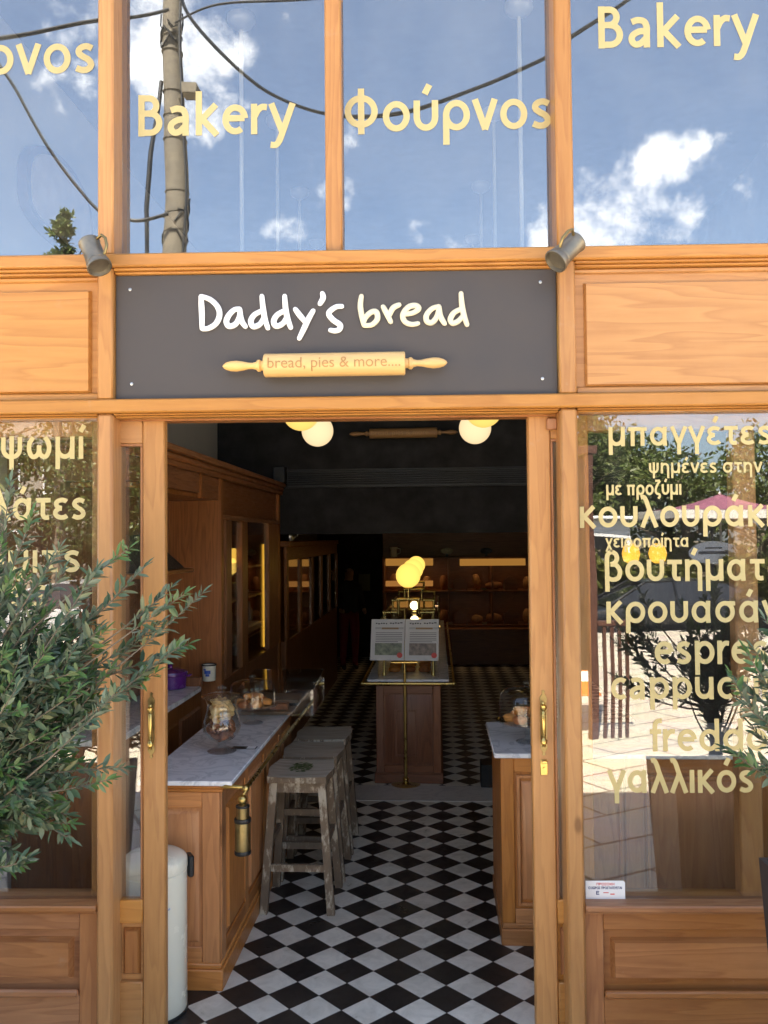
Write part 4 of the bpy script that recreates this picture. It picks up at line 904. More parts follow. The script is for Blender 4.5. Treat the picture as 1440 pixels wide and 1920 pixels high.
def cake_stand(p, rp, hp, rd, hd, label, seed, nd_=9):
    t = Thing('cake_stand', label, 'cake stand', p, MI)
    t.part('pedestal', at_(MB().lathe([(.055, 0), (.056, .004), (.045, .010), (.016, .018), (.010, .03), (.016, .045), (.009, .06), (.014, hp-.012), (.03, hp-.006), (rp*.95, hp-.003), (rp, hp+.004), (rp*1.0, hp+.010), (rp*.97, hp+.008), (rp*.93, hp+.001), (.001, hp)], n=40), p), THICK)
    d = t.part('dome', at_(MB().lathe([(rd, hp+.003), (rd*1.0, hp+hd*.6), (rd*.96, hp+hd*.84), (rd*.82, hp+hd*.96), (rd*.5, hp+hd*1.03), (.02, hp+hd*1.06), (.012, hp+hd*1.07), (.01, hp+hd*1.09)], n=40, cap=False), p), THICK)
    t.part('knob', at_(MB().lathe([(.011, hp+hd*1.09), (.018, hp+hd*1.13), (.019, hp+hd*1.18), (.012, hp+hd*1.24), (.001, hp+hd*1.26)], n=18), p), THICK, d)
    r = random.Random(seed)
    for i in range(nd_):
        ring = 0 if i < 6 else 1; a = i*1.047+(.5 if ring else 0); q = rd*(.62 if not ring else .28); z = hp+.003+(.0 if not ring else .028)
        M = Matrix.Translation((p.x+q*math.cos(a), p.y+q*math.sin(a), p.z+z)) @ Matrix.Rotation(r.uniform(-.25, .25), 4, 'X') @ Matrix.Rotation(r.random()*6, 4, 'Z')
        s = rd*r.uniform(.24, .29)
        mb = MB().lathe([(s*.72, 0), (s*.9, s*.25), (s*.95, s*.55), (s*.98, s*.62), (s*.8, s*.85), (s*.45, s*1.0), (.0001, s*1.05)], n=16).xf(M)
        single('pastry', mb, (PAST, PASTD)[i % 3 == 1], '%s under the glass dome of the %s cake stand' % ('golden baked pastry' if i % 3 != 1 else 'darker baked pastry', 'left' if seed == 1 else 'right'), 'pastry', (p.x+q*math.cos(a), p.y+q*math.sin(a), p.z+z), MI, 'pastries on the %s cake stand' % ('left' if seed == 1 else 'right'))
cake_stand(ion(474, 1356, 2, ZM), .138, .097, .120, .132, 'glass domed cake stand with pastries on the marble bar behind the jar', 1)
# acrylic sandwich case with wooden trays
pcs = Vector((-.80, 1.93, ZM))
cs = Thing('acrylic_case', 'clear acrylic food case with wooden trays at the far end of the bar', 'display case', pcs, MI)
each(cs, 'tray', [(-1.0, -.70, 1.72, 1.90, ZM+.001, ZM+.02, .003), (-1.0, -.70, 1.92, 2.14, ZM+.03, ZM+.05, .003)], plain('tray_wood', (.24, .13, .06), .6, var=.3, scale=25))
cs.part('tray_foot', MB().box(-.98, -.72, 1.94, 2.12, ZM+.001, ZM+.0295), BLACK)
ac = MB()
for (a, b) in (((-1.01, 1.70), (-.58, 1.70)), ((-.58, 1.70), (-.58, 2.16)), ((-1.01, 2.16), (-.58, 2.16))):
    a, b = Vector((*a, ZM+.002)), Vector((*b, ZM+.002)); ac.beam(a+Vector((0, 0, .07)), b+Vector((0, 0, .07)), .14 if a.x != b.x else .004, .004 if a.x != b.x else .14, side=(0, 0, 1) if a.x != b.x else (1, 0, 0))
ac.add([(-1.01, 1.70, ZM+.145), (-.58, 1.70, ZM+.145), (-.58, 2.16, ZM+.19), (-1.01, 2.16, ZM+.19), (-1.01, 1.70, ZM+.149), (-.58, 1.70, ZM+.149), (-.58, 2.16, ZM+.194), (-1.01, 2.16, ZM+.194)], [(3, 2, 1, 0), (4, 5, 6, 7), (0, 1, 5, 4), (1, 2, 6, 5), (2, 3, 7, 6), (3, 0, 4, 7)])
cs.part('cover', ac, THICK, smooth=False)
for i in range(4):
    single('pie_slice', MB().prism([(0, 0), (.1, 0), (.1, .03), (0, .03)], -.03, .03), PASTD, 'flat dark pie slice on the wooden tray in the acrylic case', 'pie', (-.97+.065*i*1.0, 1.81 if i < 4 else 2.0, ZM+.0205), MI, 'pie slices in the acrylic case', local=True) if i % 2 == 0 else None
pc = ion(457, 1405, 2, ZM); 
cd_ = Thing('price_card', 'small black and white price card lying on the marble beside the jar', 'card', (-.80, .96, ZM), MI)
cd_.part('card', MB().box(-.862, -.745, .945, .995, ZM+.0005, ZM+.002), BLACK, smooth=False); cd_.part('label', MB().box(-.790, -.750, .950, .990, ZM+.0022, ZM+.003), WHITE, smooth=False)

# ---- stools
def worn_paint():
    m, nt, o = mat('worn_white_paint'); v = coords(nt, (1, 1, 1))
    n = nd(nt, 'ShaderNodeTexNoise', {'Vector': nd(nt, 'ShaderNodeMapping', {'Vector': v, 'Scale': (1, 1, .35)}).outputs[0], 'Scale': 38, 'Detail': 8, 'Roughness': .7})
    n2 = nd(nt, 'ShaderNodeTexNoise', {'Vector': v, 'Scale': 6, 'Detail': 5})
    s = nd(nt, 'ShaderNodeMath', {0: n2.outputs['Fac'], 1: .9, 2: n.outputs['Fac']}, operation='MULTIPLY_ADD')
    c = ramp(nt, s.outputs[0], [(.0, (.42, .37, .29)), (.40, (.37, .31, .24)), (.44, (.10, .06, .035)), (1, (.06, .035, .02))])
    mr = nd(nt, 'ShaderNodeMapRange', {0: s.outputs[0], 1: .3, 2: 1.6}); c = ramp(nt, mr.outputs[0], [(.0, (.62, .55, .42)), (.40, (.46, .39, .28)), (.47, (.20, .14, .085)), (1, (.085, .055, .034))])
    p = nd(nt, 'ShaderNodeBsdfPrincipled', {'Base Color': c, 'Roughness': .7})
    b = nd(nt, 'ShaderNodeBump', {'Strength': .4, 'Distance': .003, 'Height': s.outputs[0], }); nt.links.new(b.outputs[0], p.inputs['Normal']); nt.links.new(p.outputs[0], o.inputs[0]); return m
WORN = worn_paint(); WSEAT = wood('weathered_seat', (.26, .21, .155), (.64, .57, .45), 'X', rough=.75, coat=0, wear=.3)
WGREY = wood('weathered_grey_seat', (.19, .155, .115), (.47, .41, .32), 'X', rough=.75, coat=0)
SU, SV, SZ = -.585, 1.155, .673
st0 = Thing('bar_stool', 'nearest worn wooden stool at the bar, pale seat with a green motif', 'stool', (SU, SV+.17, 0), MI, 'wooden stools along the bar')
def seat_mesh():
    mb = MB(); nx, ny = 12, 12; w, d, th = .165, .172, .034
    for top in (1, 0):
        for i in range(nx+1):
            for j in range(ny+1):
                y = -d+2*d*j/ny; ww = w-.010*math.cos(math.pi*(y/d))*-1-.008
                x = (-1+2*i/nx)*ww
                zz = SZ-(.006*(1-(x/w)**2)) if top else SZ-th
                mb.v.append((SU+x, SV+.17+y, zz))
    N = (nx+1)*(ny+1); ix = lambda t, i, j: t*N+i*(ny+1)+j
    for i in range(nx):
        for j in range(ny):
            mb.f.append((ix(0, i, j), ix(0, i+1, j), ix(0, i+1, j+1), ix(0, i, j+1))); mb.f.append((ix(1, i, j+1), ix(1, i+1, j+1), ix(1, i+1, j), ix(1, i, j)))
    for i in range(nx):
        mb.f.append((ix(0, i, 0), ix(1, i, 0), ix(1, i+1, 0), ix(0, i+1, 0))); mb.f.append((ix(0, i+1, ny), ix(1, i+1, ny), ix(1, i, ny), ix(0, i, ny)))
    for j in range(ny):
        mb.f.append((ix(0, 0, j+1), ix(1, 0, j+1), ix(1, 0, j), ix(0, 0, j))); mb.f.append((ix(0, nx, j), ix(1, nx, j), ix(1, nx, j+1), ix(0, nx, j+1)))
    mb.mi = [0]*(2*nx*ny)+[1]*(len(mb.f)-2*nx*ny); return mb
st0.part('seat', seat_mesh(), [WSEAT, WORN], angle=40)
C0 = Vector((SU, SV+.17, 0))
def leg_pt(sx, sy, z): k = 1-z/.64; return C0+Vector((sx*(.120+.048*k), sy*(.13+.04*k), z))
for sx, sy in ((-1, -1), (1, -1), (1, 1), (-1, 1)):
    st0.part('leg', MB().beam(leg_pt(sx, sy, 0), leg_pt(sx, sy, SZ-.0345), .038, .038), WORN)
for sy, z in ((-1, .22), (1, .22), (1, .40)): 
    st0.part('stretcher', MB().beam(leg_pt(-1, sy, z)+Vector((.0192, 0, 0)), leg_pt(1, sy, z)-Vector((.0192, 0, 0)), .018, .034, side=(0, 1, 0)), WORN)
for sx, z in ((-1, .33), (1, .33)):
    st0.part('stretcher', MB().beam(leg_pt(sx, -1, z)+Vector((0, .0192, 0)), leg_pt(sx, 1, z)-Vector((0, .0192, 0)), .018, .03, side=(1, 0, 0)), WORN)
ap = MB(); z = SZ-.062
for sy in (-1, 1): ap.beam(leg_pt(-1, sy, z)+Vector((.0192, 0, 0)), leg_pt(1, sy, z)-Vector((.0192, 0, 0)), .02, .052, side=(0, 1, 0))
for sx in (-1, 1): ap.beam(leg_pt(sx, -1, z)+Vector((0, .0192, 0)), leg_pt(sx, 1, z)-Vector((0, .0192, 0)), .02, .052, side=(1, 0, 0))
st0.part('apron', ap, WORN)
for k, lab in ((1, 'middle worn wooden stool at the bar, plain grey seat'), (2, 'farthest worn wooden stool at the bar, half under the food case')):
    c = copy_tree(st0.o); c.matrix_world = MI @ Matrix.Translation((SU+.006*k, SV+.17+.402*k, 0)); c['label'] = lab
    for ch in c.children:
        if ch.name.startswith('seat'): ch.data = ch.data.copy(); ch.data.materials[0] = WGREY
mo = MB(); r = random.Random(8); cm = ion(565, 1437, 2, SZ)
for i in range(90):
    a = r.random()*6.28; q = r.random()**.6; x = cm.x+q*.055*math.cos(a); y = cm.y+q*.10*math.sin(a); L, W, an = .03, .007, r.uniform(.3, 1.4)
    ca, sa = math.cos(an), math.sin(an); zt2 = lambda X: SZ-(.006*(1-((X-SU)/.165)**2))+.0008+i*.00004
    P = [(-L/2, 0), (0, -W), (L/2, 0), (0, W)]
    mo.add([(x+px*ca-py*sa, y+px*sa+py*ca, zt2(x+px*ca-py*sa)) for px, py in P], [(0, 1, 2, 3)])
st0.part('painted_motif', mo, plain('faded_green_paint', (.12, .15, .05), .7, var=.6, scale=50), fix=False)

# ---- waste bin
bn_c = Vector((-.9905, .30, 0))
bnp = ion(287, 1888, 2, 0); bn_c = Vector((bnp.x+.012, V0-.02-.1335, 0)); RB = .128
bi = Thing('pedal_bin', 'tall white enamel pedal bin with domed lid beside the left door', 'waste bin', bn_c, MI)
bi.part('body', at_(MB().lathe([(RB-.002, .012), (RB, .016), (RB, .545), (RB-.004, .55)], n=56), bn_c), ENAMEL)
bi.part('base_ring', at_(MB().lathe([(RB+.003, 0), (RB+.004, .004), (RB+.002, .0118)], n=56), bn_c), BLACK)
bi.part('lid', at_(MB().lathe([(RB+.001, .5515), (RB+.002, .556), (RB+.001, .588), (RB-.004, .597), (RB*.8, .611), (RB*.45, .620), (.001, .623)], n=56), bn_c), ENAMEL)
hb = MB().box(RB+.002, RB+.026, -.028, .03, .50, .585, .006); hb.v = [(v[0]*math.cos(.5)-v[1]*math.sin(.5), v[0]*math.sin(.5)+v[1]*math.cos(.5), v[2]) for v in hb.v]
bi.part('hinge', at_(hb, bn_c), BLACK)
bi.part('handle', at_(MB().tube([(RB*math.sin(a)*1.02, -RB*math.cos(a)*1.02, .44-.03*math.cos((a-.15)*2.2)) for a in [-.5+1.3*i/12 for i in range(13)]], .003, 6), bn_c), STEEL)

# ---- right counter
rb0 = ion(944, 1773, 2, 0); RU, RV = rb0.x-.003, rb0.y; RT = .868
rc = Thing('right_counter', 'pine counter with a white marble top at the right of the doorway', 'counter', (1.0, 1.2, 0), MI)
rc.part('top', MB().box(RU-.03, 2.0, RV-.02, 1.52, RT-.022, RT, .004), MARB)
rc.part('body', MB().box(RU, 1.98, RV+.012, 1.5, .10, RT-.0225), CZ)
each(rc, 'stile', [(RU, RU+.06, RV, RV+.0115, .10, RT-.0225, .003), (RU+.56, RU+.64, RV, RV+.0115, .10, RT-.0225, .003), (RU+1.2, RU+1.28, RV, RV+.0115, .1, RT-.0225, .003)], CZ)
each(rc, 'rail', [(RU+.0605, RU+.5595, RV, RV+.0115, RT-.09, RT-.0225, .003), (RU+.0605, RU+.5595, RV, RV+.0115, .10, .165, .003), (RU+.6405, RU+1.1995, RV, RV+.0115, RT-.09, RT-.0225, .003), (RU+.6405, RU+1.1995, RV, RV+.0115, .10, .165, .003)], CX)
for a in (.06, .64): rc.part('front_panel', MB().raised(RU+a+.03, RU+a+.47, .2, RT-.13, RV+.0, RV+.0118, .016).frame(RU+a+.012, RU+a+.488, .178, RT-.102, .014, RV-.004, RV+.0117), CZ)
rc.part('plinth', MB().box(RU-.004, 1.985, RV-.004, 1.505, 0, .075, .003).box(RU+.002, 1.98, RV-.001, 1.5, .0755, .0995, .005), CX)
cake_stand(ion(989, 1391, 2, RT), .148, .098, .132, .155, 'large glass domed cake stand with pastries on the right marble counter', 2)

# ---- central display counter
cf = ion(767, 1469, 2, 0); CV = cf.y; UC = -.108; HW = .257; CTZ = .785
ct = Thing('display_counter', 'long pine display counter with brass rails and glass case in the middle of the shop', 'counter', (UC, CV+1.5, 0), MI)
CVE = 8.0
ct.part('body', MB().box(UC-HW+.012, UC+HW-.012, CV+.012, CVE, .08, CTZ-.05), EZ)
each(ct, 'stile', [(UC-HW+.012, UC-HW+.07, CV, CV+.0115, .08, CTZ-.05, .003), (UC+HW-.07, UC+HW-.012, CV, CV+.0115, .08, CTZ-.05, .003)], EZ)
each(ct, 'rail', [(UC-HW+.0705, UC+HW-.0705, CV, CV+.0115, CTZ-.11, CTZ-.05, .003), (UC-HW+.0705, UC+HW-.0705, CV, CV+.0115, .08, .135, .003)], EX)
ct.part('front_panel', MB().frame(UC-.055-.05, UC+.045+.02, .2, .55, .016, CV+.004, CV+.0118).raised(UC-HW+.085, UC+HW-.085, .15, CTZ-.125, CV+.006, CV+.0119, .012), EZ)
ct.part('plinth', MB().box(UC-HW-.002, UC+HW+.002, CV-.006, CVE+.003, 0, .07, .004).box(UC-HW+.004, UC+HW-.004, CV-.003, CVE+.001, .0705, .0795, .002), EX)
ct.part('moulding', MB().box(UC-HW-.005, UC+HW+.005, CV-.008, CVE, CTZ-.0495, CTZ-.021, .008), EX)
ct.part('top', MB().box(UC-HW-.05, UC+HW+.05, CV-.03, CVE+.02, CTZ-.02, CTZ, .004), MARB)
rr_ = MB(); zr_ = .757
rr_.tube([(UC-.345, CV-.055, zr_), (UC+.345, CV-.055, zr_)], .012, 10); rr_.tube([(UC+.345, CV-.055, zr_), (UC+.345, CVE, zr_)], .010, 8); rr_.tube([(UC-.345, CV-.055, zr_), (UC-.345, CVE, zr_)], .010, 8)
for u in (-.345, .345): rr_.ball((UC+u, CV-.055, zr_), .018, 12, 8)
for u in (-.2, .2): rr_.tube([(UC+u, CV-.055, zr_), (UC+u, CV-.009, zr_)], .008, 8)
ct.part('brass_rail', rr_, BRASS)
CZ1 = 1.17
for u in (-.19, .19):
    for v in (CV+.15, CV+1.6, CV+3.1): ct.part('brass_leg', MB().lathe([(.016, CTZ), (.016, CTZ+.02), (.010, CTZ+.03), (.010, CZ1-.02), (.014, CZ1-.002)], (UC+u, v, 0), 'Z', 12), BRASS)
ct.part('glass_shelf', MB().box(UC-.24, UC+.24, CV+.05, CV+3.3, CZ1-.001, CZ1+.011), THICK, smooth=False)
each(ct, 'glass_side', [(UC+.225, UC+.231, CV+.06, CV+3.29, CTZ+.001, CZ1-.0015), (UC-.231, UC-.225, CV+.06, CV+3.29, CTZ+.001, CZ1-.0015)], CLEAR)
for u in (-.24, .24): ct.part('brass_edge', MB().beam((UC+u, CV+.05, CZ1+.005), (UC+u, CV+3.3, CZ1+.005), .014, .016), BRASS)
rnd = random.Random(2)
for i in range(9):
    single('bun', MB().lathe([(.04, 0), (.05, .012), (.045, .03), (.02, .042), (.0001, .044)], n=16), rnd.choice((PAST, PASTD)), 'round bun on the marble inside the long glass case', 'bun', (UC-.12+.12*(i % 3), CV+.35+.22*(i//3)+.03*rnd.random(), CTZ+.0005), MI, 'buns in the central glass case', local=True)
GLOBE = lamp('yellow_globe', (1, .62, .12), .24); GLOBEC = lamp('cream_globe', (1, .74, .42), .185); GLOBEY = lamp('golden_globe', (1, .66, .16), .2); HOT = lamp('bare_bulb', (1, .82, .45), 1.2)
for i, v in enumerate((4.1, 5.5, 6.9)):
    p = Vector((UC-.015, v, CZ1+.0115)); w1, w2, h1 = .085, .205, .155
    t = Thing('globe_lamp', ['nearest yellow globe lamp on a brass pipe frame above the display counter', 'second yellow globe lamp, just behind the nearest one on the counter', 'farthest yellow globe lamp of the row on the counter'][i], 'lamp', p, MI, 'globe lamps on the display counter')
    f = MB(); z0, z1 = CZ1+.012, CZ1+.012+h1
    P = lambda u, z: (p.x+u, v, z)
    for a, b in ((P(-w2, z0), P(-w2, z0+.045)), (P(-w2-.011, z0+.045), P(-w1-.011, z0+.045)), (P(-w1, z0+.034), P(-w1, z1)), (P(-w1-.011, z1), P(w1+.011, z1)), (P(w1, z1), P(w1, z0+.034)), (P(w1+.011, z0+.045), P(w2+.011, z0+.045)), (P(w2, z0+.045), P(w2, z0)), (P(0, z1), P(0, z1+.085))): f.tube([a, b], .012, 12)
    t.part('pipe_frame', f, BRASS)
    t.part('collar', MB().lathe([(.04, z1+.0855), (.045, z1+.09), (.04, z1+.10)], (p.x, v, 0), 'Z', 18), BRASSD)
    t.part('globe', MB().ball((p.x, v, z1+.10+.098), .103, 28, 18), GLOBE)
q = ion(777, 1143, 1, 4.6); bb = Thing('small_lamp', 'small bright bulb glowing on the counter under the globe lamps', 'lamp', (q.x, 4.6, CZ1+.012), MI)
bb.part('bulb', MB().ball((q.x, 4.6, CZ1+.075), .038, 16, 12), HOT); bb.part('base', MB().lathe([(.028, CZ1+.012), (.028, CZ1+.02), (.014, CZ1+.03), (.014, CZ1+.036)], (q.x, 4.6, 0), 'Z', 14), BRASSD)

# ---- menu stand
mb0 = ion(761, 1471, 2, 0)
ms = Thing('menu_stand', 'brass floor stand holding two white printed menu boards', 'menu stand', mb0, MI)
MV = mb0.y
ms.part('base', MB().lathe([(.11, 0), (.11, .004), (.06, .012), (.022, .016), (.02, .03), (.026, .04), (.018, .055), (.010, .06)], (mb0.x, MV, 0), 'Z', 32), BRASS)
zm0 = ion(761, 1240, 1, MV).z
ms.part('pole', MB().lathe([(.012, .06), (.012, zm0-.01)], (mb0.x, MV, 0), 'Z', 14), BRASS)
ms.part('ledge', MB().box(mb0.x-.10, mb0.x+.10, MV-.03, MV-.002, zm0-.010, zm0, .002).tube([(mb0.x, MV, zm0-.012), (mb0.x, MV+.02, zm0+.15)], .010, 8), BRASS)
TXT = plain('grey_print', (.05, .045, .045), .6); PHO = [plain('food_photo_%d' % i, c, .5, var=.7, scale=28) for i, c in enumerate(((.20, .22, .15), (.22, .18, .15)))]; PINT = plain('tan_print', (.30, .19, .09), .6)
tl, tr_ = ion(697, 1161, 1, MV+.02), ion(823, 1161, 1, MV+.02); bl_, br2 = ion(694, 1238, 1, MV-.015), ion(822, 1239, 1, MV-.015)
for i in range(2):
    a0, a1 = i/2+.004*(i == 1), (i+1)/2-.004*(i == 0)
    def pt_(s, t, l=0):
        s = a0+(a1-a0)*s; top = tl.lerp(tr_, s); bot = bl_.lerp(br2, s); q = bot.lerp(top, t); return Vector((q.x, q.y-l, q.z))
    def sheet(mb, s0, s1, t0, t1, l, th): 
        mb.add([pt_(s0, t0, l), pt_(s1, t0, l), pt_(s1, t1, l), pt_(s0, t1, l), pt_(s0, t0, l-th), pt_(s1, t0, l-th), pt_(s1, t1, l-th), pt_(s0, t1, l-th)], [(3, 2, 1, 0), (4, 5, 6, 7), (0, 1, 5, 4), (1, 2, 6, 5), (2, 3, 7, 6), (3, 0, 4, 7)]); return mb
    bo = ms.part('menu_board', sheet(MB(), 0, 1, 0, 1, .004, .006), plain('menu_card', (.62, .60, .58), .5, var=.03), smooth=False)
    tx = MB()
    for k in range(6): sheet(tx, .14, .93-(.12 if k == 5 else 0), .665-.043*k, .677-.043*k, .0052, .001)
    for s0, s1 in ((.12, .3), (.83, .97)): sheet(tx, s0, s1, .79, .797, .0052, .001); sheet(tx, s0, s1, .765, .772, .0052, .001)
    for s0, s1, t0 in ((.13, .18, .885), (.20, .26, .875), (.28, .33, .885), (.35, .40, .885), (.43, .47, .88), (.55, .61, .89), (.63, .68, .885), (.70, .76, .895), (.78, .84, .89), (.86, .93, .90)): sheet(tx, s0, s1, t0, t0+.028, .0052, .001)
    ms.part('print', tx, TXT, bo, smooth=False)
    ms.part('printed_rolling_pin', sheet(MB(), .31, .82, .755, .80, .0053, .001), PINT, bo, smooth=False)
    ms.part('photo', sheet(MB(), .13, .93, .13, .42, .0053, .001), PHO[i], bo, smooth=False)
    c_ = pt_(.87, .13, .0075); ms.part('roundel', MB().lathe([(.021, 0), (.021, -.001)], tuple(c_), 'Y', 20), RED, bo)

# ---- pendant lamps, two rows
lu = {}
for side, u0 in ((-1, -.765), (1, .435)):
    for k, v in enumerate((.56, 1.48, 2.45, 3.42)):
        u = u0 if 0 else (-.712, -.725, -.758, -.785)[k] if side < 0 else (.50, .452, .432, .42)[k]
        place = ['front', 'second', 'third', 'rear'][k]
        t = Thing('pendant_lamp', '%s globe pendant of the %s row on a long thin rod under the ceiling' % (place, 'left' if side < 0 else 'right'), 'pendant lamp', (u, v, 4.149), MI, 'globe pendant lamps')
        t.part('canopy', MB().lathe([(.060, 4.149), (.062, 4.13), (.05, 4.11), (.022, 4.095), (.012, 4.09)], (u, v, 0), 'Z', 24), plain('lamp_metal_%d%d' % (side+1, k), (.30, .30, .32), .4, .3))
        t.part('rod', MB().lathe([(.009, 4.089), (.009, 2.82)], (u, v, 0), 'Z', 10), PLASTER)
        t.part('socket', MB().lathe([(.03, 2.819), (.034, 2.79), (.03, 2.785)], (u, v, 0), 'Z', 16), BRASSD)
        t.part('globe', MB().ball((u, v, 2.68), .122, 32, 20), (GLOBEC if k in (3, 1) else GLOBEY))

for k, (px, lab) in enumerate(((1183, 'left of two small amber lamps hanging behind the right window'), (1233, 'right of two small amber lamps hanging behind the right window'))):
    p = ion(px, 1038, 1, 2.9); t = Thing('amber_lamp', lab, 'pendant lamp', p, MI, 'amber lamps behind the right window')
    t.part('shade', MB().lathe([(.02, .07), (.05, .05), (.062, 0), (.05, -.05), (.02, -.066)], tuple(p), 'Z', 20), lamp('amber_lamp_%d' % k, (1, .48, .05), .3)); t.part('cord', MB().lathe([(.004, .07), (.004, 4.149-p.z)], tuple(p), 'Z', 6), BLACK)

# ---- back wall shelves
bs = Thing('bread_shelves', 'dark wood bread shelves across the back of the shop, lit from above', 'shelving', (.4, 9.6, 0), MI)
bu0, bu1, bv = -.70, 1.75, 9.75
bs.part('base', MB().box(bu0, bu1, bv-.3, bv+.5, 0, .52, .004), DX); bs.part('back', MB().box(bu0, bu1, bv+.5, bv+.52, .5205, 2.0), DX)
zs = [ion(760, y, 1, bv).z for y in (1200, 1107, 1062, 1045)]
for z in (.53, zs[1]-.03, zs[3]-.02): bs.part('shelf', MB().box(bu0, bu1, bv-.05, bv+.499, z, z+.025, .003), DX)
for u in (bu0, .28, .92, bu1-.03): bs.part('upright', MB().box(u, u+.03, bv-.02, bv+.499, .556, zs[3]-.021, .002), DZ)
bs.part('header', MB().box(bu0, bu1, bv+.1, bv+.499, zs[3]+.006, 2.0, .003), DX)
LB = plain('lit_fascia', (.55, .36, .14), .5)
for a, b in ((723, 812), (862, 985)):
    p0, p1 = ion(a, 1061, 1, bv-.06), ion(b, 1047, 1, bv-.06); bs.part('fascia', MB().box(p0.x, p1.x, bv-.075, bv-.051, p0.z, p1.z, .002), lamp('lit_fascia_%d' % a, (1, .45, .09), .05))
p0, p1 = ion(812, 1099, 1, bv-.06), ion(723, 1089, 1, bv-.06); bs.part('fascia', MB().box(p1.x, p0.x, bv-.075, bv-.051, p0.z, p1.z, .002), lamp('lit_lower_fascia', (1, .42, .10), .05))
for u0, u1, z in ((-.62, .22, zs[3]-.03), (.36, 1.6, zs[3]-.03), (-.62, 1.6, zs[1]-.04)):
    la = bpy.data.lights.new('shelf_light', 'AREA'); la.shape = 'RECTANGLE'; la.size = u1-u0; la.size_y = .04; la.energy = .14; la.color = (1, .62, .28)
    lo = bpy.data.objects.new('shelf_light', la); COL.objects.link(lo); lo.matrix_world = MI @ Matrix.Translation(((u0+u1)/2, bv+.02, z))
BREAD = [plain('bread_%d' % i, c, .7, var=.35, scale=22, bump=.5) for i, c in enumerate(((.30, .13, .05), (.20, .08, .03), (.42, .22, .09)))]
rnd = random.Random(4)
for z, n in ((.557, 9), (zs[1]-.004, 9)):
    for i in range(n):
        u = bu0+.16+i*.25; sc_ = rnd.uniform(.8, 1.1)
        if i % 3 == 1:
            bx = MB().prism([(-.1, 0), (.1, 0), (.1, .15)]+[(.1-.2*k/10, .15+.07*math.sin(math.pi*k/10)**2) for k in range(1, 10)]+[(-.1, .15)], -.012, .0).box(-.1, .1, .0005, .16, 0, .012).box(-.1, -.088, .0005, .16, .0125, .14).box(.088, .1, .0005, .16, .0125, .14)
            single('bread_bin', bx, DX, 'dark wooden bread bin with an arched front on the %s back shelf' % ('lower' if z < .6 else 'upper'), 'bread bin', (u, bv+.05, z), MI, 'bread bins on the back shelves', local=True, smooth=False)
            continue
        b = MB().lathe([(.0001, -.11), (.05, -.10), (.075, -.05), (.08, .0), (.075, .05), (.05, .10), (.0001, .11)], n=16, axis='Z').xf(Matrix.Scale(sc_, 4) @ Matrix.Rotation(rnd.choice((0, 0, 1.5))+rnd.uniform(-.25, .25), 4, 'Y') @ Matrix.Diagonal((rnd.uniform(.6, 1.1), .9, rnd.uniform(.9, 1.25), 1)))
        zlo = min(v[2] for v in b.v); b.v = [(v[0], v[1], v[2]-zlo) for v in b.v]
        single('bread_loaf', b, BREAD[i % 3], 'loaf of bread standing on the %s shelf at the back' % ('lower' if z < .6 else 'upper'), 'bread', (u, bv+.15, z), MI, 'loaves on the back shelves', local=True)
        if i % 2: single('price_tag', MB().box(-.035, .035, -.004, .0, 0, .035), plain('tag_card', (.4, .38, .34), .6), 'small white price tag on the edge of the %s back shelf' % ('lower' if z < .6 else 'upper'), 'price tag', (u+.1, bv-.03, z), MI, 'price tags on the back shelves', local=True, smooth=False)
for px, w in ((838, .095), (912, .09)):
    p = ion(px, 1033, 1, bv); dark = px > 900
    t = Thing('oval_plate', 'dim grey oval plate on the back shelf top' if dark else 'bright oval plate with a painted scene on the back shelf top', 'plate', (p.x, bv+.06, p.z), MI)
    pl_ = MB().lathe([(.001, -.004), (w*.7, -.006), (w, -.014), (w, -.008), (w*.7, .0), (.001, .002)], axis='Y', n=32); pl_.v = [(v[0]+p.x, v[1]+bv+.06, v[2]*.5+p.z) for v in pl_.v]
    t.part('dish', pl_, plain('plate_glaze_%d' % px, (.10, .10, .10) if dark else (.7, .66, .5), .25, var=.3, scale=14)); t.part('easel', MB().box(p.x-.02, p.x+.02, bv+.065, bv+.099, zs[3]+.0065, p.z, .002), BLACK)
p = ion(738, 1046, 1, bv)
pj = Thing('white_pitcher', 'white pitcher on top of the back shelves', 'jug', (p.x, bv+.02, zs[3]+.006), MI)
pj.part('body', at_(MB().lathe([(.045, 0), (.055, .01), (.05, .10), (.062, .15), (.058, .15), (.046, .1), (.001, .01)], n=20), (p.x, bv+.02, zs[3]+.006)), ENAMEL); pj.part('handle', at_(MB().tube([(.05, 0, .13), (.1, 0, .12), (.1, 0, .06), (.05, 0, .04)], .008, 8), (p.x, bv+.02, zs[3]+.006)), ENAMEL)

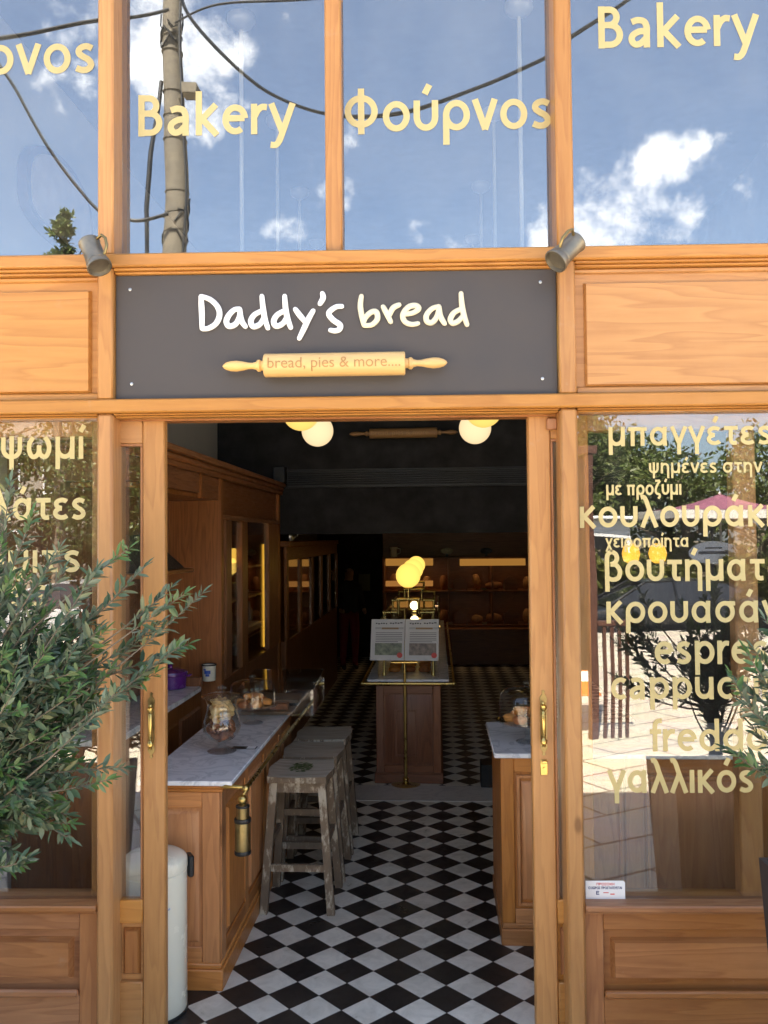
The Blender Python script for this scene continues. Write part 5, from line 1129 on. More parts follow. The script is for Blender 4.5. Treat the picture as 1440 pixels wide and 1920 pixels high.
# ---- person far back by the cabinets
pf_ = ion(655, 1224, 2, 0); PV = pf_.y
pk = ion(655, 1224, 1, 9.4); 
def person(base, s):
    V = [(0, 0, .93), (0, 0, 1.12), (0, .01, 1.34), (0, -.01, 1.46), (0, -.02, 1.56), (0, -.03, 1.67), (.09, 0, .90), (.10, -.02, .50), (.10, .01, .09), (.10, -.11, .03), (-.09, 0, .90), (-.11, -.04, .50), (-.11, .01, .09), (-.11, -.11, .03),
         (.18, .01, 1.36), (.23, -.02, 1.08), (.20, -.20, .96), (.18, -.29, .95), (-.18, .01, 1.36), (-.24, 0, 1.08), (-.20, -.18, .98), (-.17, -.27, .98)]
    E = [(0, 1), (1, 2), (2, 3), (3, 4), (4, 5), (0, 6), (6, 7), (7, 8), (8, 9), (0, 10), (10, 11), (11, 12), (12, 13), (2, 14), (14, 15), (15, 16), (16, 17), (2, 18), (18, 19), (19, 20), (20, 21)]
    R = [(.155, .12), (.145, .105), (.15, .10), (.06, .06), (.075, .085), (.085, .10), (.095, .10), (.065, .07), (.045, .05), (.04, .03), (.095, .10), (.065, .07), (.045, .05), (.04, .03), (.06, .06), (.045, .045), (.034, .034), (.04, .02), (.06, .06), (.045, .045), (.034, .034), (.04, .02)]
    me = bpy.data.meshes.new('body'); me.from_pydata([(x*s, y*s, z*s) for x, y, z in V], E, []); o = bpy.data.objects.new('person', me); COL.objects.link(o)
    md = o.modifiers.new('skin', 'SKIN'); md.use_smooth_shade = True
    for i, d in enumerate(me.skin_vertices[0].data): d.radius = (R[i][0]*s, R[i][1]*s); d.use_root = i == 0
    o.modifiers.new('sub', 'SUBSURF').levels = 2; o.modifiers['sub'].render_levels = 2
    dg = bpy.context.evaluated_depsgraph_get(); m2 = bpy.data.meshes.new_from_object(o.evaluated_get(dg)); o.modifiers.clear(); o.data = m2
    m2.materials.clear()
    for m in (plain('dark_jumper', (.02, .02, .022), .9), plain('red_trousers', (.20, .015, .015), .9), plain('skin', (.42, .24, .16), .6), plain('dark_shoe', (.02, .015, .012), .5)): m2.materials.append(m)
    for p in m2.polygons:
        c = p.center/s; p.material_index = 3 if c.z < .085 else 1 if (c.z < .94 and abs(c.x) < .19 and c.y > -.15) else 2 if (c.z > 1.47 or c.y < -.17) else 0
    hr = MB().lathe([(.0001, .095), (.05, .088), (.085, .06), (.098, .02), (.098, -.03), (.08, -.06), (.05, -.075)], n=20, cap=False); hr.v = [(x*s, (y*1.1-.0)*s, (z+1.66)*s) for x, y, z in hr.v if True]
    keep = [f for f in hr.f if sum(hr.v[i][1] for i in f)/len(f) > -.07*s or sum(hr.v[i][2] for i in f)/len(f) > 1.70*s]; hr.f = keep; hr.mi = [0]*len(keep)
    o.matrix_world = MI @ Matrix.Translation(base) @ Matrix.Rotation(math.radians(25), 4, 'Z')
    hm = bpy.data.meshes.new('hair'); hm.from_pydata(hr.v, [], hr.f); hm.materials.append(plain('dark_hair', (.02, .014, .01), .6)); hm.shade_smooth(); ho = link('hair', hm, o)
    nm = MB().lathe([(.0001, .02), (.012, .0), (.013, -.008), (.0001, -.014)], n=8).xf(Matrix.Translation((0, -.125*s, 1.62*s)) @ Matrix.Rotation(math.radians(20), 4, 'X'))
    fm = bpy.data.meshes.new('nose'); fm.from_pydata(nm.v, [], nm.f); fm.materials.append(m2.materials[2]); link('nose', fm, o)
    tag(o, 'person in a dark top and red trousers far back beside the cabinets', 'person')
person(Vector((ion(655, 1222, 1, PV if PV < 9.2 else 9.0).x, PV if PV < 9.2 else 9.0, 0)), .86)
q = ion(683, 1092, 1, 9.2); 
pn = Thing('wall_notice', 'pale paper notice on the dark wall at the back', 'notice', (q.x, 10.29, q.z), MI)
q2 = ion(683, 1092, 1, 10.28); pn.part('sheet', MB().box(q2.x-.09, q2.x+.09, 10.285, 10.299, q2.z-.13, q2.z+.13), plain('notice_paper', (.25, .25, .22), .7), smooth=False)
pn.part('pin', MB().ball((q2.x, 10.282, q2.z+.115), .006, 8, 6), BRASS)
# dark box standing by the strip
q = ion(915, 1478, 2, 0)
db = Thing('dark_stand', 'low black box standing at the end of the right counter', 'box', q, MI)
db.part('body', MB().box(q.x-.05, q.x+.12, q.y, q.y+.18, .004, .17, .004), BLACK); db.part('rim', MB().box(q.x-.052, q.x+.122, q.y-.002, q.y+.182, .0, .0038), STEEL)

# ------------------------------------------------------------------ leaves and trees
NPR = np.random.default_rng(11)
def leaf_material(name, cols, back, trans=.25):
    m, nt, o = mat(name)
    g = nd(nt, 'ShaderNodeNewGeometry')
    c = ramp(nt, g.outputs['Random Per Island'], [(i/(len(cols)-1), c) for i, c in enumerate(cols)])
    mx = nd(nt, 'ShaderNodeMix', {0: g.outputs['Backfacing'], 6: c, 7: (*back, 1)}, data_type='RGBA')
    p = nd(nt, 'ShaderNodeBsdfPrincipled', {'Base Color': mx.outputs[2], 'Roughness': .42, 'Specular IOR Level': .4})
    t = nd(nt, 'ShaderNodeBsdfTranslucent', {'Color': mx.outputs[2]})
    s = nd(nt, 'ShaderNodeMixShader', {0: trans, 1: p.outputs[0], 2: t.outputs[0]}); nt.links.new(s.outputs[0], o.inputs[0]); return m
OLV = leaf_material('olive_leaf', [(.042, .080, .038), (.08, .135, .068), (.125, .19, .11), (.18, .235, .155), (.21, .21, .09)], (.17, .21, .15))
OLN = leaf_material('olive_new_leaf', [(.09, .19, .05), (.13, .24, .07), (.11, .21, .085)], (.18, .25, .12), .35)
BARK = plain('olive_bark', (.16, .13, .09), .85, var=.3, scale=30, bump=.6)
LEAF = np.array([(0, 0, 0), (.3, .42, .05), (.3, -.42, .05), (.68, .40, .04), (.68, -.40, .04), (1, 0, -.03), (.3, 0, -.02), (.68, 0, -.03)])
LF = [(0, 2, 6), (0, 6, 1), (2, 4, 7, 6), (6, 7, 3, 1), (4, 5, 7), (7, 5, 3)]
def leaves_mesh(P, D, N, L, W, name, m, parent, org):
    """P origin, D direction, N rough normal, L length, W width (numpy arrays)"""
    D = D/np.linalg.norm(D, axis=1)[:, None]; S = np.cross(N, D); S /= np.linalg.norm(S, axis=1)[:, None]+1e-9; Nn = np.cross(D, S)
    V = P[:, None, :]+D[:, None, :]*(LEAF[None, :, 0:1]*L[:, None, None])+S[:, None, :]*(LEAF[None, :, 1:2]*W[:, None, None])+Nn[:, None, :]*(LEAF[None, :, 2:3]*L[:, None, None]*1.0)
    V -= np.array(org)[None, None, :]
    n = len(P); me = bpy.data.meshes.new(name)
    F = [tuple(i*8+j for j in f) for i in range(n) for f in LF]
    me.from_pydata(V.reshape(-1, 3).tolist(), [], F); me.materials.append(m); me.shade_smooth()
    o = link(name, me, parent); return o
def olive_tree(label, base, lean, ell, n_twig, seed, targets=()):
    t = Thing('olive_tree', label, 'tree', base); R = np.random.default_rng(seed); org = np.array(base)
    tr = MB(); top = Vector(base)+Vector(lean); pts = [Vector(base)+Vector((lean[0]*k*k+.03*math.sin(k*5), lean[1]*k*k+.02*math.cos(k*6), lean[2]*k)) for k in (0, .25, .5, .75, 1)]
    tr.tube(pts, [.03, .027, .023, .018, .012], 10); t.part('trunk', tr, BARK)
    br = MB(); P, D, N, L, W = [], [], [], [], []; P2, D2, N2, L2, W2 = [], [], [], [], []
    tips = []
    for c, r, wgt in ell:
        for i in range(int(n_twig*wgt)):
            d = R.normal(size=3); d /= np.linalg.norm(d); q = R.random()**.5
            tips.append((np.array(c)+d*np.array(r)*q, q))
    for tg in targets: tips.append((np.array(tg), 1.5))
    for tip, q in tips:
        k = R.uniform(.35, 1.0); a = np.array(pts[min(4, int(k*4))]); 
        mid = a*.45+tip*.55+np.array((0, 0, -.04))+R.normal(size=3)*.03
        out_ = tip-(a+np.array((0, 0, .0))); out_ /= np.linalg.norm(out_)+1e-6
        up = np.array((0, 0, .35)) if R.random() < .7 else np.array((0, 0, -.25))
        end = tip; n = 12; C = []
        for i in range(n+1):
            s = i/n; C.append(a*(1-s)**2+2*mid*s*(1-s)+end*s*s+up*.12*s*s)
        ln = sum(np.linalg.norm(C[i+1]-C[i]) for i in range(n))
        br.tube([Vector(c) for c in C], [.0052*(1-s/n*.75) for s in range(n+1)], 5, cap=False)
        # leaf pairs on the outer part of the twig
        reach = min(ln*.8, R.uniform(.16, .34)); m_ = int(reach/.0125); new = R.random() < .42
        for j in range(m_):
            s = 1-(reach*j/m_)/ln; x = s*n; i0 = min(n-1, max(0, int(x))); f = x-i0
            pp = C[i0]*(1-f)+C[i0+1]*f; tt = C[i0+1]-C[i0]; tt = tt/(np.linalg.norm(tt)+1e-9)
            rv = R.normal(size=3); sd = np.cross(tt, rv); sd /= np.linalg.norm(sd)+1e-9
            for sgn in (1, -1):
                dd = tt*R.uniform(.5, 1.0)+sd*sgn*R.uniform(.5, .9)+R.normal(size=3)*.22; nn = np.array((0, 0, 1.0))+R.normal(size=3)*.55+np.array((0, -.4, 0))
                le = R.uniform(.030, .055)*(.75 if j < 3 else 1); wi = le*R.uniform(.26, .40)
                if new and j < 6: P2.append(pp); D2.append(dd); N2.append(nn); L2.append(le); W2.append(wi)
                else: P.append(pp); D.append(dd); N.append(nn); L.append(le); W.append(wi)
        P2.append(C[-1]) if new else P.append(C[-1]); (D2 if new else D).append(C[-1]-C[-2]); (N2 if new else N).append(np.array((0, -.5, 1.0))); (L2 if new else L).append(.045); (W2 if new else W).append(.011)
    b = t.part('branches', br, BARK)
    A = lambda x: np.array(x)
    leaves_mesh(A(P), A(D), A(N), A(L), A(W), 'crown', OLV, t.o, org)
    if P2: leaves_mesh(A(P2), A(D2), A(N2), A(L2), A(W2), 'new_shoots', OLN, t.o, org)
    return t
PLM = plain('dark_brown_planter', (.030, .020, .018), .6, var=.1, scale=4)
SOIL = plain('potting_soil', (.05, .035, .025), .95, var=.4, scale=60, bump=.8)
def planter(label, c, w0, w1, h):
    t = Thing('planter', label, 'planter', c)
    def fr(z, w): return [(c[0]-w, c[1]-w, z), (c[0]+w, c[1]-w, z), (c[0]+w, c[1]+w, z), (c[0]-w, c[1]+w, z)]
    vs = fr(0, w0)+fr(h, w1)+fr(h, w1-.018)+fr(h-.06, w1-.022)
    fs = [(3, 2, 1, 0)]+[(k*4+i, k*4+(i+1) % 4, k*4+4+(i+1) % 4, k*4+4+i) for k in range(3) for i in range(4)]+[(12, 13, 14, 15)]
    t.part('pot', MB().add(vs, fs), PLM, smooth=False)
    t.part('soil', MB().box(c[0]-w1+.024, c[0]+w1-.024, c[1]-w1+.024, c[1]+w1-.024, h-.059, h-.045), SOIL, smooth=False)
    return t
planter('tall dark brown planter at the right edge, holding the olive tree beside the right window', (1.325, -.56, 0), .17, .215, .835)
planter('tall dark brown planter under the large olive tree left of the doorway', (-1.50, -.62, 0), .17, .215, .80)
tg = [on_plane(x, y, 1, Y) for x, y, Y in ((345, 1095, -.6), (378, 1140, -.55), (352, 1190, -.5), (240, 1010, -.65), (335, 1240, -.6), (270, 1090, -.5), (205, 1490, -.7), (130, 1600, -.6), (45, 1600, -.65), (20, 930, -.55), (230, 1420, -.6), (180, 1050, -.7), (300, 1150, -.5), (110, 1060, -.7), (320, 1130, -.58), (255, 1180, -.52), (215, 1330, -.8), (60, 990, -.6), (290, 1290, -.6))]
olive_tree('large olive tree with dark green leaves covering the left window and door edge', (-1.50, -.62, .745), (.28, .04, .75),
           [((-1.20, -.60, 1.40), (.32, .28, .27), 1.0), ((-1.25, -.60, 1.20), (.32, .30, .27), .8), ((-1.0, -.58, 1.50), (.18, .18, .15), .2), ((-1.25, -.6, 1.62), (.26, .25, .24), .35), ((-1.08, -.62, 1.10), (.16, .2, .14), .18)], 205, 3, tg)
tg = [on_plane(x, y, 1, Y) for x, y, Y in ((1362, 1385, -.6), (1372, 1295, -.58), (1385, 1310, -.5), (1415, 1200, -.6), (1385, 1400, -.62), (1400, 1250, -.6), (1395, 1350, -.66), (1430, 1420, -.6), (1436, 1190, -.6), (1410, 1390, -.5), (1425, 1300, -.6))]
olive_tree('smaller olive tree reaching in at the right edge of the photo from its planter', (1.325, -.56, .78), (.02, .03, .62),
           [((1.42, -.58, 1.42), (.26, .26, .30), .8), ((1.32, -.56, 1.25), (.18, .2, .16), .3)], 70, 9, tg)

# ------------------------------------------------------------------ street (seen reflected in the panes)
def paving():
    m, nt, o = mat('pale_paving'); t = nd(nt, 'ShaderNodeTexCoord')
    mp = nd(nt, 'ShaderNodeMapping', {'Vector': t.outputs['Object'], 'Rotation': (0, 0, .5), 'Scale': (1, 1, 1)})
    b = nd(nt, 'ShaderNodeTexBrick', {'Vector': mp.outputs[0], 'Scale': 1.0, 'Mortar Size': .012, 'Brick Width': .8, 'Row Height': .4, 'Color1': (.62, .55, .44, 1), 'Color2': (.56, .50, .40, 1), 'Mortar': (.14, .12, .10, 1)})
    n = nd(nt, 'ShaderNodeTexNoise', {'Vector': t.outputs['Object'], 'Scale': 3, 'Detail': 8})
    mx = nd(nt, 'ShaderNodeMix', {0: .35, 6: b.outputs['Color'], 7: n.outputs['Color']}, data_type='RGBA', blend_type='SOFT_LIGHT')
    p = nd(nt, 'ShaderNodeBsdfPrincipled', {'Base Color': mx.outputs[2], 'Roughness': .8}); nt.links.new(p.outputs[0], o.inputs[0]); return m
ASPH = plain('asphalt', (.055, .055, .056), .85, var=.2, scale=30, bump=.3); EARTH = plain('dry_ground', (.16, .13, .08), .95, var=.3, scale=2)
RZ = -.45
KX, KY = -13.5, -22.5
structure('ground', MB().box(-400, 400, -600, 300, RZ-.3, RZ-.02), EARTH, smooth=False)
structure('pavement', MB().box(-40, 40, KX, -.031, RZ-.02, -.012), paving(), smooth=False)
structure('road', MB().box(-200, 200, KY, KX-.16, RZ-.019, RZ), ASPH, smooth=False)
structure('kerb', MB().box(-200, 200, KX-.159, KX-.001, RZ-.02, -.02, .02), plain('kerb_stone', (.35, .33, .3), .8), smooth=False)
structure('far_pavement', MB().box(-200, 200, KY-4, KY-.001, RZ-.019, RZ+.13), plain('far_paving', (.36, .32, .26), .85), smooth=False)
shop_base = MB().box(-7, 7.5, -.0305, 11.2, RZ-.02, -.0125); structure('foundation', shop_base, STUCCO, smooth=False)
rd = MB()
for i in range(16): rd.box(-60+i*8, -57+i*8, -18.2, -18.08, RZ+.0005, RZ+.004)
structure('road_marking', rd, WHITE, smooth=False)

def car(label, x, y, col, flip=1):
    t = Thing('parked_car', label, 'car', (x, y, RZ), group='cars parked along the street'); O = Vector((x, y, RZ)); f = flip
    paint = plain('car_paint_'+label[:5], col, .3, 0.0, spec=.4, coat=.3, var=.03)
    # body: loft of rounded sections along the length
    S = [(-2.2, .62, .38, .60), (-2.1, .78, .28, .74), (-1.5, .86, .22, .86), (-.5, .88, .22, .92), (.7, .88, .22, .92), (1.5, .87, .24, .92), (2.0, .80, .30, .86), (2.16, .66, .40, .72)]
    mb = MB(); sec = []
    for sx, hw, z0, z1 in S:
        sec.append([(sx, -hw*.9, z0), (sx, -hw, z0+.12), (sx, -hw, z1-.16), (sx, -hw*.93, z1-.03), (sx, -hw*.8, z1), (sx, hw*.8, z1), (sx, hw*.93, z1-.03), (sx, hw, z1-.16), (sx, hw, z0+.12), (sx, hw*.9, z0)])
    for s in sec: mb.v += s
    n = 10
    for i in range(len(S)-1):
        for k in range(n): mb.f.append((i*n+k, i*n+(k+1) % n, (i+1)*n+(k+1) % n, (i+1)*n+k))
    mb.f += [tuple(range(n)), tuple(range((len(S)-1)*n, len(S)*n))]; mb.mi = [0]*len(mb.f)
    put = lambda q: at_w(q, O, f)
    t.part('body', put(mb), paint)
    g = MB(); gl2 = [(-1.35, .78, .90), (-.55, .62, 1.36), (.55, .62, 1.40), (1.15, .66, 1.30), (1.75, .78, .93)]
    for sx, hw, z in gl2: g.v += [(sx, -.80, .88), (sx, -hw, z), (sx, hw, z), (sx, .80, .88)]
    for i in range(4):
        for k in range(3): g.f.append((i*4+k, i*4+k+1, i*4+5+k, i*4+4+k))
    g.mi = [0]*len(g.f); t.part('windows', put(g), plain('car_glass_'+label[:5], (.02, .022, .025), .06, coat=1))
    r = MB(); 
    r.add([(-.62, -.60, 1.365), (.6, -.60, 1.41), (1.12, -.62, 1.315), (1.12, .62, 1.315), (.6, .60, 1.41), (-.62, .60, 1.365), (-.62, -.6, 1.385), (.6, -.6, 1.43), (1.12, -.62, 1.335), (1.12, .62, 1.335), (.6, .6, 1.43), (-.62, .6, 1.385)], [(6, 7, 10, 11), (7, 8, 9, 10), (0, 1, 7, 6), (1, 2, 8, 7), (2, 3, 9, 8), (3, 4, 10, 9), (4, 5, 11, 10), (5, 0, 6, 11), (0, 5, 4, 1), (1, 4, 3, 2)])
    t.part('roof', put(r), paint)
    for s in (-1, 1):
        pl2 = MB()
        for a, b in (((-1.38, .80*s, .90), (-.6, .62*s, 1.37)), ((.08, .81*s, .9), (.05, .625*s, 1.39)), ((1.12, .65*s, 1.32), (1.78, .80*s, .93))): pl2.tube([a, b], .028, 6)
        t.part('pillar', put(pl2), paint)
        for wx in (-1.35, 1.32):
            w = t.part('wheel', put(MB().lathe([(.2, -.1), (.31, -.09), (.325, -.05), (.325, .05), (.31, .09), (.2, .1)], (wx, s*.82, .325), 'Y', 24)), BLACK)
            t.part('rim', put(MB().lathe([(.19, -.102), (.20, -.106), (.06, -.08), (.02, -.112), (.001, -.112)] if s < 0 else [(.19, .102), (.20, .106), (.06, .08), (.02, .112), (.001, .112)], (wx, s*.82, .325), 'Y', 16)), STEEL, w)
        t.part('headlight', put(MB().ball((-2.08, s*.6, .62), .09, 12, 8, .6)), WHITE); t.part('tail_light', put(MB().ball((2.08, s*.58, .74), .085, 12, 8, .8)), RED)
    return t
def at_w(mb, O, f): mb.v = [(v[0]*f+O.x, v[1]+O.y, v[2]+O.z) for v in mb.v]; return mb
car('dark grey sedan reflected in the right window, nearest the doorway', 5.4, KX-1.35, (.012, .013, .015), 1)
car('dark blue car reflected at the right end of the right window', 10.4, KX-1.4, (.02, .03, .06), 1)
car('silver car reflected behind the left olive tree', -6.5, KX-1.4, (.45, .46, .47), -1)
# plum parasols across the street
PLUM = plain('plum_canvas', (.24, .085, .13), .8, var=.05); WCAN = plain('white_canvas', (.75, .72, .66), .8, var=.04)
def parasol(label, x, y, r, h, m):
    t = Thing('market_parasol', label, 'parasol', (x, y, RZ), group='market parasols over the pavement tables'); mb = MB(); vl = MB(); n = 4
    C = [(x+r*math.cos(math.pi/4+i*math.pi/2)*1.2, y+r*math.sin(math.pi/4+i*math.pi/2)*1.2) for i in range(4)]
    for i in range(4):
        a, b = C[i], C[(i+1) % 4]; pts = []
        K = 6
        for k in range(K+1):
            s = k/K; zz = h-.55*s-.12*math.sin(math.pi*s)
            mb.v += [(x+(a[0]-x)*s, y+(a[1]-y)*s, zz), (x+(b[0]-x)*s, y+(b[1]-y)*s, zz)]
        o = i*2*(K+1); mb.f += [(o+2*k, o+2*k+1, o+2*k+3, o+2*k+2) for k in range(K)]
        vl.beam((a[0], a[1], h-.68), (b[0], b[1], h-.68), .24, .012, side=(0, 0, 1))
    mb.mi = [0]*len(mb.f); t.part('canopy', mb, m); t.part('valance', vl, WCAN, smooth=False)
    t.part('pole', MB().lathe([(.03, RZ+.12), (.03, h-.02), (.05, h+.03), (.001, h+.08)], (x, y, 0), 'Z', 12), WCAN); t.part('base', MB().lathe([(.28, RZ+.13), (.28, RZ+.18), (.06, RZ+.24)], (x, y, 0), 'Z', 20), BLACK)
for lab, x, y, r, h, m in (('plum market parasol reflected in the right window', 9.9, -23.8, 2.3, 3.15, PLUM), ('plum market parasol farther right, past the first one', 15.2, -24.0, 2.2, 3.2, PLUM)): parasol(lab, x, y, r, h, m)
# traffic cone
cx_, cy_ = 2.15, -7.2
cn = Thing('traffic_cone', 'orange traffic cone on the pavement, reflected beside the right post', 'cone', (cx_, cy_, -.012))
ORG = plain('orange_plastic', (.75, .20, .02), .5)
cn.part('cone', MB().lathe([(.12, .018), (.115, .03), (.028, .42), (.02, .425)], (cx_, cy_, -.012), 'Z', 24), ORG); cn.part('base', MB().box(cx_-.16, cx_+.16, cy_-.16, cy_+.16, -.012, .0055, .006), ORG); cn.part('band', MB().lathe([(.088, .155), (.064, .265), (.060, .265), (.084, .155)], (cx_, cy_, -.012), 'Z', 24, False), WHITE)
# brown timber terrace frame
pg = Thing('terrace_frame', 'dark brown timber terrace frame with a slatted rail, reflected beside the right post', 'frame', (1.6, -4.6, 0))
BRN = plain('brown_painted_timber', (.10, .042, .028), .6, var=.15)
pg.part('post', MB().box(1.70, 1.78, -4.85, -4.77, -.011, 2.62, .006), BRN); pg.part('post', MB().box(.60, .68, -4.85, -4.77, -.011, 2.62, .006), BRN); pg.part('board', MB().box(.6805, 1.6995, -4.83, -4.79, .62, 2.6, .003), plain('dark_board', (.018, .014, .012), .6))
pg.part('beam', MB().box(.55, 1.82, -4.86, -4.76, 2.6205, 2.70, .006), BRN)
each(pg, 'slat', [(1.83+i*.07, 1.86+i*.07, -4.83, -4.79, -.011, 1.02, .003) for i in range(4)], BRN); pg.part('slat_rail', MB().box(1.7805, 2.12, -4.84, -4.78, 1.0205, 1.07, .004), BRN)
# utility pole with cables
PX, PY = -3.235, -8.75
up = Thing('utility_pole', 'tall concrete utility pole hung with clamps and a floodlight, reflected in the upper left pane', 'utility pole', (PX, PY, -.012))
CONC = plain('weathered_concrete', (.14, .122, .092), .9, var=.25, scale=8, bump=.3)
up.part('pole', MB().lathe([(.19, -.011), (.165, 4), (.135, 12)], (PX, PY, 0), 'Z', 24), CONC)
zt3 = lambda py, d=12: 1.85+(1010-py)/FPX*d
bnd = MB()
for py in (150, 200, 250, 345, 385, 420, 70, 40): bnd.lathe([(.158, zt3(py)-.012), (.165, zt3(py)-.009), (.165, zt3(py)+.009), (.158, zt3(py)+.012)], (PX, PY, 0), 'Z', 20)
up.part('clamp', bnd, plain('rusty_clamp', (.10, .085, .06), .6))
cb = MB().tube([(PX+.165*math.cos(a), PY+.17, z) for a, z in ((.3, 0), (.3, 5), (.25, 9), (.3, 12))], .018, 6); cb.tube([(PX-.17, PY+.05, zt3(130)), (PX-.30, PY+.1, zt3(280)), (PX-.36, PY+.1, zt3(380)), (PX-.35, PY+.08, zt3(520)), (PX-.16, PY+.1, zt3(700))], .03, 8)
rnd = random.Random(6)
for k in range(12):
    z = zt3(rnd.choice((0, 20, 40, 380, 400, 430)))+rnd.uniform(-.1, .1); a = rnd.uniform(0, 6.28)
    cb.tube([(PX+.17*math.cos(a+i*.5), PY+.17*math.sin(a+i*.5), z+.12*math.sin(i*1.3+k)) for i in range(7)], .012, 5)
up.part('cable', cb, BLACK)
fz_ = zt3(165); fd = MB().box(PX+.2, PX+.42, PY+.1, PY+.34, fz_-.05, fz_+.11, .01).tube([(PX+.1, PY+.1, fz_-.02), (PX+.3, PY+.2, fz_+.02)], .02, 6); up.part('floodlight', fd, CONC)
# overhead cables (each its own)
def cable(label, pts, r=.022, Yv=12.0):
    P = []
    for px, py, d in pts:
        rr2 = ray(px, py); q = CC+rr2*(d/ rr2.dot(CW)); P.append((q.x, .21-q.y, q.z))
    C = [];
    for i in range(3): pass
    q = cat3(P); single('overhead_cable', MB().tube(q, r, 6), BLACK, label, 'cable', P[0])
def cat3(P, n=8):
    Q = [P[0]]+list(P)+[P[-1]]; o = []
    for i in range(1, len(Q)-2):
        for k in range(n):
            t = k/n; o.append(tuple(.5*((2*Q[i][j])+(-Q[i-1][j]+Q[i+1][j])*t+(2*Q[i-1][j]-5*Q[i][j]+4*Q[i+1][j]-Q[i+2][j])*t*t+(-Q[i-1][j]+3*Q[i][j]-3*Q[i+1][j]+Q[i+2][j])*t**3) for j in range(3)))
    o.append(P[-1]); return o
cable('thick cable sagging from the pole across both middle upper panes', [(335, -60, 12), (352, 15, 12), (420, 95, 12), (500, 165, 12), (600, 212, 11.9), (700, 218, 11.8), (830, 190, 11.6), (960, 130, 11.4), (1080, 70, 11.2), (1190, -5, 11), (1330, -110, 10.8)], .026)
cable('cable crossing the far left upper pane down towards the pole', [(-120, -60, 12), (0, 130, 12), (70, 240, 12), (140, 335, 12), (190, 385, 12), (250, 412, 12), (310, 400, 12)], .024)
cable('cable running left from the top of the pole', [(-160, 95, 12), (0, 64, 12), (110, 48, 12), (190, 36, 12), (260, 26, 12), (318, 12, 12)], .026)
cable('thin cable from the pole running right along the top', [(330, 40, 12), (420, 5, 12), (600, -8, 12), (800, -30, 12)], .016)
# street trees and buildings beyond
SL = leaf_material('street_leaf', [(.060, .095, .018), (.085, .125, .026), (.13, .16, .04), (.10, .14, .03)], (.10, .13, .04), .3)
SLY = leaf_material('street_leaf_yellow', [(.10, .11, .02), (.15, .15, .03), (.08, .10, .02)], (.12, .13, .04), .3)
def street_tree(name, label, x, y, h, rx, rz, m, seed, n=60, per=55, group=None, cone=False):
    t = Thing(name, label, 'tree', (x, y, RZ), group=group); R = np.random.default_rng(seed)
    tr = MB().tube([(x, y, RZ), (x+.1, y, h*.25), (x-.05, y+.1, h*.5), (x, y, h*.8)], [.22, .18, .13, .05], 10)
    for k in range(7):
        a = k*.9; z = h*(.3+.07*k); tr.tube([(x, y, z), (x+rx*.35*math.cos(a), y+rx*.35*math.sin(a), z+h*.12), (x+rx*.7*math.cos(a), y+rx*.7*math.sin(a), z+h*.2)], [.09, .06, .02], 6)
    t.part('trunk', tr, BARK)
    c0 = h-rz; P = []
    for i in range(n):
        d = R.normal(size=3); d /= np.linalg.norm(d); q = R.uniform(.35, 1)
        if cone:
            s = R.random()**.8; rr3 = rx*(1-s)+.15; a = R.random()*6.28; c = np.array((x+rr3*math.cos(a)*q, y+rr3*math.sin(a)*q, h-2*rz*(1-s)))
        else: c = np.array((x, y, c0))+d*np.array((rx, rx, rz))*q
        P.append(c+R.normal(size=(per, 3))*np.array((.32, .32, .22))*(rx/2.6)*(.5 if cone else 1))
    P = np.concatenate(P); k = len(P); D = R.normal(size=(k, 3)); N = R.normal(size=(k, 3))+np.array((0, 0, 1.2))
    leaves_mesh(P, D, N, R.uniform(.16, .30, k), R.uniform(.09, .15, k), 'crown', m, t.o, (x, y, RZ))
TG = 'street trees across the road'
for i, (x, y, h, rx, rz, m, n) in enumerate(((6.0, -27, 7.0, 2.4, 2.8, SL, 120), (8.6, -31, 6.2, 2.2, 2.2, SL, 100), (10.5, -29, 5.6, 2.6, 2.0, SL, 60), (14.5, -31, 6.2, 3, 2.4, SL, 60), (-4.6, -27, 6.4, 3.0, 2.6, SL, 110), (-9.8, -26.5, 6.8, 3.2, 2.8, SL, 110), (-15.5, -28, 6.8, 3, 2.6, SL, 60), (-.2, -30, 6.0, 2.6, 2.2, SL, 60), (19, -29, 6.5, 3, 2.5, SL, 50), (1.6, -33, 6.2, 2.2, 2.2, SL, 50), (-7.2, -31.5, 7.4, 3.2, 3.0, SL, 85), (-12.6, -32, 7.8, 3.4, 3.2, SL, 85))):
    street_tree('street_tree', ['leafy tree reflected behind the first words on the right window', 'rounder tree behind the first one, over the plum parasol', 'low bushy tree towards the right end of the right window', 'leafy tree past the low bushy one', 'dark tree reflected in the left window beside the post', 'big dark tree reflected at the left edge of the left window', 'tree farther left along the road', 'tree opposite the doorway across the road', 'tree at the far right of the row', 'small tree behind the gap opposite the doorway', 'tall tree filling the gap behind the left pair of trees', 'tallest tree at the back of the left group'][i], x, y, h, rx, rz, m, 20+i, n, 60, TG)
for i, (x, y) in enumerate(((5.6, -22.9), (7.1, -23.1), (8.5, -22.8), (10.0, -22.9), (11.6, -23.0), (13.3, -22.9))):
    street_tree('hedge_shrub', '%s yellow green shrub along the far pavement, counted from the kiosk' % ['first', 'second', 'third', 'fourth', 'fifth', 'sixth'][i], x, y, 1.45, 1.1, .85, SLY, 51+i, 34, 50, 'yellow green shrubs behind the parked cars')
for i, x in enumerate((-17, -13.6, -10.2, -6.8, -3.4, 0, 3.4, 6.8, 10.2, 13.6, 17, 20.4)):
    street_tree('dark_hedge', 'dark green hedge bush behind the street trees', x, -29.5, 3.0, 2.3, 1.9, SL, 71+i, 46, 50, 'dark hedge behind the street trees')
ov = Thing('oval_sign', 'white oval sign on a thin post beside the plum parasol', 'sign', (9.25, -22.6, RZ+.13))
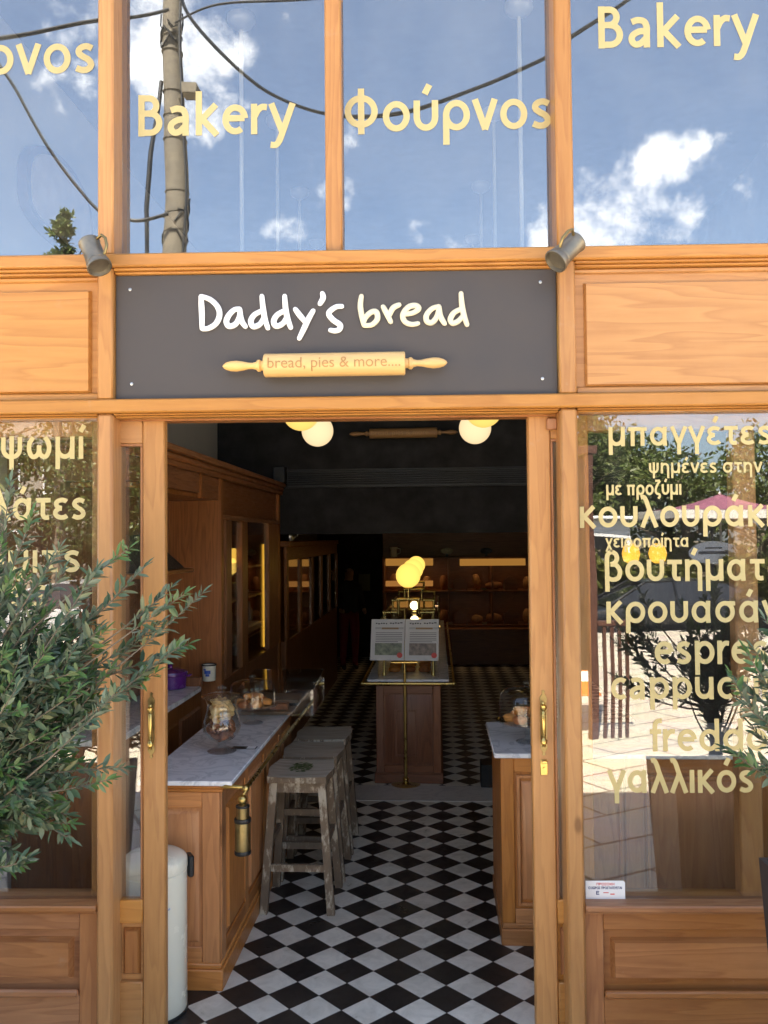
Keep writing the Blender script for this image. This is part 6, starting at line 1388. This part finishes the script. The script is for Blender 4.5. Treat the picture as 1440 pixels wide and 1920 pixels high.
e_ = MB(); e_.prism([(9.25+.72*math.cos(i*math.pi/16), 1.40+.34*math.sin(i*math.pi/16)) for i in range(32)], -22.66, -22.62); ov.part('board', e_, WHITE, smooth=False)
ov.part('print', MB().box(8.8, 9.7, -22.6195, -22.617, 1.36, 1.45).box(9.0, 9.5, -22.6195, -22.617, 1.52, 1.57), plain('grey_sign_print', (.12, .12, .13), .5), smooth=False)
ov.part('post', MB().lathe([(.035, RZ+.13), (.035, 2.1)], (9.25, -22.72, 0), 'Z', 12), BLACK)
street_tree('conifer', 'small conical conifer reflected at the foot of the upper left pane', -12.0, -26.4, 13.7, 1.3, 3.0, SL, 61, 60, 60, cone=True)
street_tree('tree_clump', 'clump of tall trees closing the left end of the street', -26, -34, 8.5, 5, 3.5, SL, 62, 90, 70)
FAC = plain('pale_render', (.34, .30, .25), .9, var=.05); ROOFT = plain('roof_tiles', (.30, .12, .07), .85, var=.2, scale=12)
def house(label, x0, x1, y0, y1, h, m, gable=True):
    t = Thing('street_house', label, 'house', ((x0+x1)/2, y1, RZ))
    t.part('wall', MB().box(x0, x1, y0, y1, RZ, h), m, smooth=False)
    if gable: t.part('roof', MB().add([(x0-.3, y0-.3, h+.001), (x1+.3, y0-.3, h+.001), (x1+.3, y1+.3, h+.001), (x0-.3, y1+.3, h+.001), (x0-.3, (y0+y1)/2, h+2.2), (x1+.3, (y0+y1)/2, h+2.2)], [(3, 2, 1, 0), (0, 1, 5, 4), (2, 3, 4, 5), (1, 2, 5), (3, 0, 4)]), ROOFT, smooth=False)
    else: t.part('roof', MB().box(x0-.15, x1+.15, y0-.15, y1+.15, h+.001, h+.3), m, smooth=False)
    for k in range(int((x1-x0)//2.2)):
        for z in (1.0, 4.0):
            if z+1.4 < h: 
                w = t.part('window', MB().frame(x0+.7+k*2.2, x0+1.9+k*2.2, z, z+1.4, .08, y1+.001, y1+.05), WHITE)
                t.part('pane', MB().box(x0+.785+k*2.2, x0+1.815+k*2.2, y1+.004, y1+.012, z+.085, z+1.315), plain('dark_pane', (.03, .035, .04), .05) if 'dark_pane' not in bpy.data.materials else bpy.data.materials['dark_pane'], w, smooth=False)
house('pale rendered house with a tiled roof behind the left trees', -24, -13.5, -46, -36, 9.5, FAC)
# white delivery kiosk behind the shrubs on the right
kx = Thing('street_kiosk', 'small white street kiosk with an open hatch, reflected left of the plum parasol', 'kiosk', (6.6, -24.2, RZ+.13))
kx.part('body', MB().box(5.95, 7.25, -25.2, -24.2, RZ+.13, 2.3, .02), WHITE); kx.part('roof', MB().box(5.8, 7.4, -25.3, -23.9, 2.301, 2.42, .03), WHITE); kx.part('hatch', MB().box(6.1, 7.1, -24.199, -24.17, 1.1, 1.75), BLACK)
